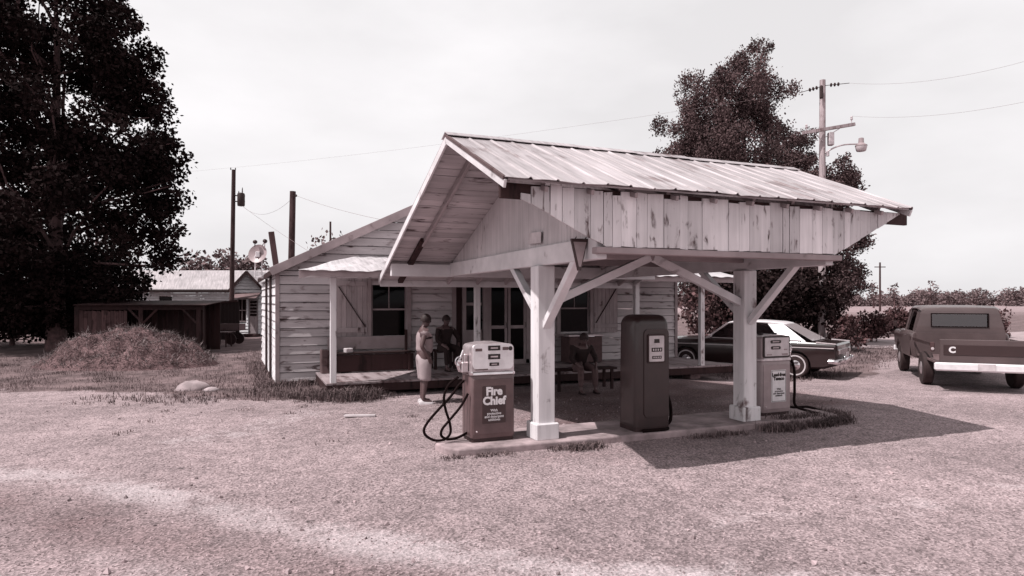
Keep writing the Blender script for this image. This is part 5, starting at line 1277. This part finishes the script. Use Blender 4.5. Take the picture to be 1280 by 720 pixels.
def tree_outline(name, label, poly, D, base_px, nc, r0, r1, ls, dens, mat, th, depth, ez=.8, up=0, cat='tree', group=None, nl=26, tr=.3, low=None, trunk_top=None, gap=9, tips=()):
    base = atD(base_px, 400, D); base.z = gz(base.x, base.y); t = thing(name, label, cat, base, 0, group)
    x0, x1 = min(p[0] for p in poly), max(p[0] for p in poly); y0, y1 = min(p[1] for p in poly), max(p[1] for p in poly); pm = D / F
    cl = []; tries = 0
    while len(cl) < nc and tries < nc * 60:
        tries += 1; x, y = random.uniform(x0, x1), random.uniform(y0, y1)
        if not inpoly(x, y, poly): continue
        if mnoise.noise(Vector((x * pm * .75, y * pm * .75, D))) + .35 * mnoise.noise(Vector((x * pm * 2.1, y * pm * 2.1, D + 5))) > gap: continue
        e = edge_d(x, y, poly) * pm; r = random.uniform(r0, r1)
        if e < r * .9:
            r = e * 1.05
            if r < r0 * .45: continue
        dd = min(depth, e * 1.3 + .3) * random.uniform(-1, 1)
        c = atD(x, y, D + dd)       # on the plane of that depth, shrunk back to true lateral size
        c = atD(x, y, D) + Wd * dd
        if c.z < r * .5: c.z = r * .5
        cl.append((c, r, ez))
    crown_mesh('crown', cl, dens, ls, up, .4, mat, t)
    tm = MB(); top = atD(trunk_top[0], trunk_top[1], D) if trunk_top else atD(base_px, y0 + (y1 - y0) * .25, D)
    pts = [base.lerp(top, k / 8) + Vector((.12 * math.sin(k * 1.3), .1 * math.cos(k * 1.7), 0)) * min(1, k) * th for k in range(9)]
    tm.tube([base - Vector((0, 0, .1))] + pts[1:], [th * 1.25] + [th * (1 - .105 * k) for k in range(1, 9)], 10)
    for c, r, e in sorted(cl, key=lambda q: random.random())[:nl]:
        k = random.randint(2, 7); s_ = pts[k]
        if c.z < s_.z: s_ = pts[max(1, min(range(9), key=lambda i: abs(pts[i].z - c.z + .4)))]
        limb(tm, s_, c, th * tr * random.uniform(.5, 1), .02)
    tm.build('trunk', M['bark'], t); return t
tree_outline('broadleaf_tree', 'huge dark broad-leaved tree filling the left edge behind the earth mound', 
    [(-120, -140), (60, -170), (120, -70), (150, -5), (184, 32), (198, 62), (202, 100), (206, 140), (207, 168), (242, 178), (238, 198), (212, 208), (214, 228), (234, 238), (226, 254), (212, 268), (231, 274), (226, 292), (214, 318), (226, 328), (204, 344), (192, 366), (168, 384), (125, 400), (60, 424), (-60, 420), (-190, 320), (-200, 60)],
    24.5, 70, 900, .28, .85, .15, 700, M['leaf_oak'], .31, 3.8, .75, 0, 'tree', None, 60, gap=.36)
cA = [(945, 50), (962, 56), (968, 76), (954, 88), (974, 100), (1002, 112), (1002, 126), (962, 128), (972, 152), (988, 172), (1000, 200), (1015, 240), (1030, 300), (1030, 360), (1000, 405), (900, 410), (850, 380), (840, 300), (850, 245), (828, 225), (812, 190), (842, 183), (810, 160), (822, 142), (850, 158), (846, 130), (840, 98), (864, 92), (888, 112), (876, 84), (898, 84), (915, 74), (928, 60)]
TIPS = [((930, 110), (947, 52)), ((915, 120), (925, 66)), ((890, 140), (866, 94)), ((880, 160), (846, 100)), ((872, 190), (822, 143)), ((862, 205), (809, 158)), ((852, 230), (812, 189)), ((960, 125), (1004, 116)), ((950, 110), (966, 60)), ((950, 140), (976, 98)), ((965, 185), (992, 164)), ((882, 130), (880, 84)), ((985, 205), (1013, 184)), ((905, 130), (900, 82))]
tree_outline('cedar_tree', 'tall dark cedar with upswept tufted boughs rising behind the canopy roof', cA, 31, 930, 760, .22, .62, .095, 1500, M['leaf_cedar'], .34, 2.4, 1.25, .8, 'tree', None, 46, gap=.48, tips=TIPS)
cB = [(1008, 152), (1016, 186), (1046, 192), (1064, 192), (1062, 212), (1086, 232), (1080, 246), (1052, 252), (1062, 275), (1088, 302), (1086, 318), (1066, 322), (1089, 340), (1076, 352), (1084, 362), (1062, 376), (1048, 400), (990, 405), (975, 350), (985, 220), (990, 170)]
tree_outline('cedar_tree', 'dark shaggy cedar standing right beside the pale utility pole', cB, 27.5, 1022, 420, .2, .5, .09, 1600, M['leaf_cedar'], .24, 1.8, .85, .4, 'tree', None, 24, gap=.45)
cC = [(900, 330), (1000, 325), (1040, 345), (1045, 418), (960, 424), (880, 420), (870, 350)]
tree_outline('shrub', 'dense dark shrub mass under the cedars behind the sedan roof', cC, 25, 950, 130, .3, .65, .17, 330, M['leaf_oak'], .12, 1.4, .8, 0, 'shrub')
tree_outline('shrub', 'pale sunlit leafy shrub between the store corner and the sedan bonnet', [(852, 358), (880, 350), (905, 362), (915, 395), (905, 418), (850, 418), (838, 390)], 24, 878, 40, .2, .5, .16, 230, M['leaf_bush'], .07, 1.0, .8, .2, 'shrub')
for k, (a, c_, D, lb) in enumerate(((-110, -20, 28, 'dark undergrowth at the far left under the big tree'), (-30, 60, 27.5, 'dark undergrowth directly behind the big tree trunk'), (50, 140, 28.5, 'dark undergrowth behind the open shed roof'))):
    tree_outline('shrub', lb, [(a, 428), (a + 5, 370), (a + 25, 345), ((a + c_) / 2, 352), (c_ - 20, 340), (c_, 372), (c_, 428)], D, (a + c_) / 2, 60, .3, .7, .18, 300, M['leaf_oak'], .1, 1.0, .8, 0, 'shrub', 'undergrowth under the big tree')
hedge = [((1040, 392, 1078, 438), 23.5, 'tall leafy roadside bush just right of the sedan tail'), ((1072, 386, 1106, 424), 29, 'rounded pale bush beyond the sedan, left of the road strip'), ((1100, 382, 1135, 416), 36, 'low dark bush behind the road in front of the far field'), ((1128, 384, 1165, 416), 37, 'low bush half hidden behind the pickup cab'), ((1160, 386, 1210, 420), 34, 'bushy growth seen over the pickup bed'), ((1205, 380, 1262, 424), 32, 'wide bush right of the pickup')]
for (a, b_, c_, d_), D, lab in hedge:
    P = [(a + (c_ - a) * .1, d_), (a, b_ + (d_ - b_) * .5), (a + (c_ - a) * .2, b_ + 6), (a + (c_ - a) * .5, b_), (a + (c_ - a) * .8, b_ + 5), (c_, b_ + (d_ - b_) * .6), (c_ - 3, d_)]
    tree_outline('bush', lab, P, D, (a + c_) / 2, 60, .2, .5, .13, 420, M['leaf_bush'], .06, 1.0, .85, .3, 'bush', 'roadside bushes')
for k, (a, c_, top) in enumerate(((225, 268, 312), (258, 306, 309), (298, 340, 316))):
    tree_outline('distant_tree', ('rounded far tree over the left part of the cottage roof', 'broad far tree over the middle of the cottage roof', 'far tree beside the transformer pole behind the cottage gable')[k], [(a, 352), (a, 330), (a + 10, top + 6), ((a + c_) / 2, top), (c_ - 8, top + 8), (c_, 335), (c_, 352)], 75, (a + c_) / 2, 36, .6, 1.4, .45, 40, M['leaf_far'], .2, 2.5, .8, 0, 'tree', 'far trees behind the cottage', 8)
tree_outline('distant_tree', 'spiky thin-leaved tree top showing over the store roof beside the mast', [(372, 345), (388, 312), (400, 298), (414, 290), (428, 292), (444, 300), (470, 330), (470, 350)], 42, 420, 46, .3, .7, .22, 70, M['leaf_far'], .15, 1.6, 1.3, .9, 'tree', None, 30)
for k, (px, D, h, rw) in enumerate(((-70, 48, 13, 5), (20, 52, 11, 5), (120, 50, 9, 4.5), (-160, 44, 14, 6))):
    pm = D / F; P = [(px - rw / pm, 385), (px - rw / pm * .9, 375 - h * .5 / pm), (px, 375 - h / pm), (px + rw / pm * .9, 375 - h * .55 / pm), (px + rw / pm, 388)]
    tree_outline('background_tree', ('dark tree behind the big left tree, out at the edge of the yard', 'dark tree far behind the shed roof', 'dark tree behind the shed, left of the cottage', 'dark tree at the outermost left behind the yard')[k], P, D, px, 60, .6, 1.4, .35, 60, M['leaf_oak'], .25, 2.5, .8, 0, 'tree', 'trees behind the yard', 10)
# far wood along the field's edge
mb = MB(); cl = []
for i in range(1500):
    px = random.uniform(-900, 2300); D = random.uniform(185, 235); 
    hgt = 2.7 + 1.3 * mnoise.noise(Vector((px * .013, 1, 0))) + (1.5 if px > 1140 else 0)
    z = random.uniform(.5, 1) * hgt
    p = atD(px, 375, D); p.z = z; cl.append((p, random.uniform(1.1, 2.1), .75))
    p2 = p.copy(); p2.z = z * .4; cl.append((p2, 1.9, .7))
fw_ = crown_mesh('far_wood', cl, 34, .6, .2, .4, M['leaf_far']); fw_['kind'] = 'stuff'; fw_['label'] = 'low hazy line of far woods beyond the field'
for px, top in ((1092, 349), (1118, 354), (1163, 348)):
    tree_outline('distant_tree', {1092: 'small pointed far tree beside the far pole', 1118: 'small far tree between the far pole and the pickup', 1163: 'far tree standing above the wood over the pickup'}[px], [(px - 9, 376), (px - 7, 362), (px - 3, top + 4), (px + 1, top), (px + 5, top + 6), (px + 9, 366), (px + 9, 376)], 150, px, 16, .5, 1.1, .6, 22, M['leaf_far'], .2, 1.2, 1.0, .3, 'tree', 'far trees by the field', 6)

# ------------------------------------------------------------------ grass and weeds
def blades(mb, p, n, h, spread, wd=.006):
    for _ in range(n):
        q = p + Vector((random.gauss(0, spread), random.gauss(0, spread), 0)); q.z = gz(q.x, q.y) + (p.z if p.z else 0)
        a = random.uniform(0, 6.28); l = h * random.uniform(.5, 1.25); d = Vector((math.cos(a), math.sin(a), 0)); s_ = Vector((-d.y, d.x, 0)) * wd; k = random.uniform(.3, 1.3)
        m_ = q + d * l * k * .35 + Vector((0, 0, l * .6)); e = q + d * l * k + Vector((0, 0, l * (1 - k * .35)))
        mb.add([q - s_, q + s_, m_ + s_ * .7, e, m_ - s_ * .7], [(0, 1, 2, 4), (4, 2, 3)])
mb = MB(); c_ = 0
while c_ < 5200:
    x, y = random.uniform(-9, 1.6), random.uniform(12.6, 26)
    e = lerp_tab(EDGE, x); k = y - e + .75 * mnoise.noise(Vector((x * .55, y * .55, 0))) + .55 * mnoise.noise(Vector((x * 1.6, y * 1.6, 8)))
    if k < -.15 or (.4 < x and y > 15): continue
    if mnoise.noise(Vector((x * .9, y * .9, 6))) < -.12 and random.random() < .8: continue
    blades(mb, Vector((x, y, 0)), random.randint(2, 6), max(.025, .07 + .09 * mnoise.noise(Vector((x * 1.2, y * 1.2, 2)))) if random.random() < .95 else .17, .08, .0045); c_ += 1
c_ = 0
while c_ < 3000:
    x, y = random.uniform(11.5, 26), random.uniform(12, 24)
    if y < lerp_tab(EDGE, x) + random.uniform(-.3, .5) or 18.3 < y < 23.2 and x > 17: continue
    blades(mb, Vector((x, y, 0)), 4, .10, .08, .008); c_ += 1
o = mb.build('grass', M['grass']); o['kind'] = 'stuff'
mb = MB()
def weedline(pts, n, h, sp, cnt=5, z=0):
    for _ in range(n):
        k = random.randrange(len(pts) - 1); t_ = random.random(); x = pts[k][0] + (pts[k + 1][0] - pts[k][0]) * t_; y = pts[k][1] + (pts[k + 1][1] - pts[k][1]) * t_
        blades(mb, Vector((x + random.gauss(0, sp), y + random.gauss(0, sp), z)), cnt, h, .04, .006)
weedline([(2.1, 7.42), (2.7, 7.36), (3.0, 7.33)], 60, .05, .03, 4); weedline([(3.55, 7.32), (3.9, 7.2), (4.2, 7.26)], 90, .09, .06, 5); weedline([(5.6, 7.2), (6.5, 7.2)], 70, .07, .05, 5)
weedline([(6.9, 7.2), (7.3, 7.18), (8.2, 7.2), (8.7, 7.4)], 260, .13, .07, 6); weedline([(8.6, 7.5), (8.95, 7.7), (8.8, 8.2)], 120, .13, .08, 6); weedline([(7.4, 7.5), (8.3, 7.5)], 60, .10, .06, 5, .09)
weedline([(.1, 14.2), (.6, 13.6), (1.1, 13.0), (1.6, 12.55), (2.3, 12.5)], 330, .15, .30, 6); weedline([(.5, 14.8), (1.3, 14.9)], 90, .22, .12, 6); weedline([(1.0, 13.1), (1.7, 12.5), (2.1, 12.5)], 150, .26, .16, 7)
for _ in range(16):
    q = (random.uniform(-3, 3.5), random.uniform(8.5, 12.6)); weedline([q, (q[0] + .15, q[1] + .05)], random.randint(3, 9), .05, .06, 3)
weedline([(.3, 15), (.2, 21)], 260, .16, .12, 5); weedline([(11.4, 13.2), (12, 12.8), (13, 12.3)], 130, .10, .2, 5)
weedline([(-2.6, 14.4), (-1.4, 13.9), (-.4, 13.5)], 170, .10, .35, 5)
o = mb.build('weeds', M['weed']); o['kind'] = 'stuff'
# loose stones lying on the gravel lot
mb = MB(); ico = [(1, 0, 0), (-1, 0, 0), (0, 1, 0), (0, -1, 0), (0, 0, 1), (0, 0, -1)]; icf = [(0, 2, 4), (2, 1, 4), (1, 3, 4), (3, 0, 4), (2, 0, 5), (1, 2, 5), (3, 1, 5), (0, 3, 5)]
for _ in range(14000):
    D = 2.6 + 10 * random.random() ** 1.6; px = random.uniform(-60, 1340); l = (px - 640) / F * D; x, y = l * cT + D * sT, -l * sT + D * cT
    if y > lerp_tab(EDGE, x): continue
    s_ = random.uniform(.003, .011) * (1 if random.random() < .96 else random.uniform(1.4, 3.0))
    if 1.9 < x < 8.7 and 7.2 < y < 8.4: continue
    e = Euler((random.random() * 6, random.random() * 6, random.random() * 6)).to_matrix()
    mb.add([Vector((x, y, gz(x, y) + s_ * .2)) + Vector((1, 1, .7)) * 0 + (e @ (Vector(v_) * s_ * random.uniform(.7, 1.3))) for v_ in ico], icf)
n = N('loose_stones', .9, 0, .2); n.base(n.val(T(.26), n.rng(n.attr('rnd'), 0, 1, .45, 1.6))); o = mb.build('gravel', n.m); o['kind'] = 'stuff'
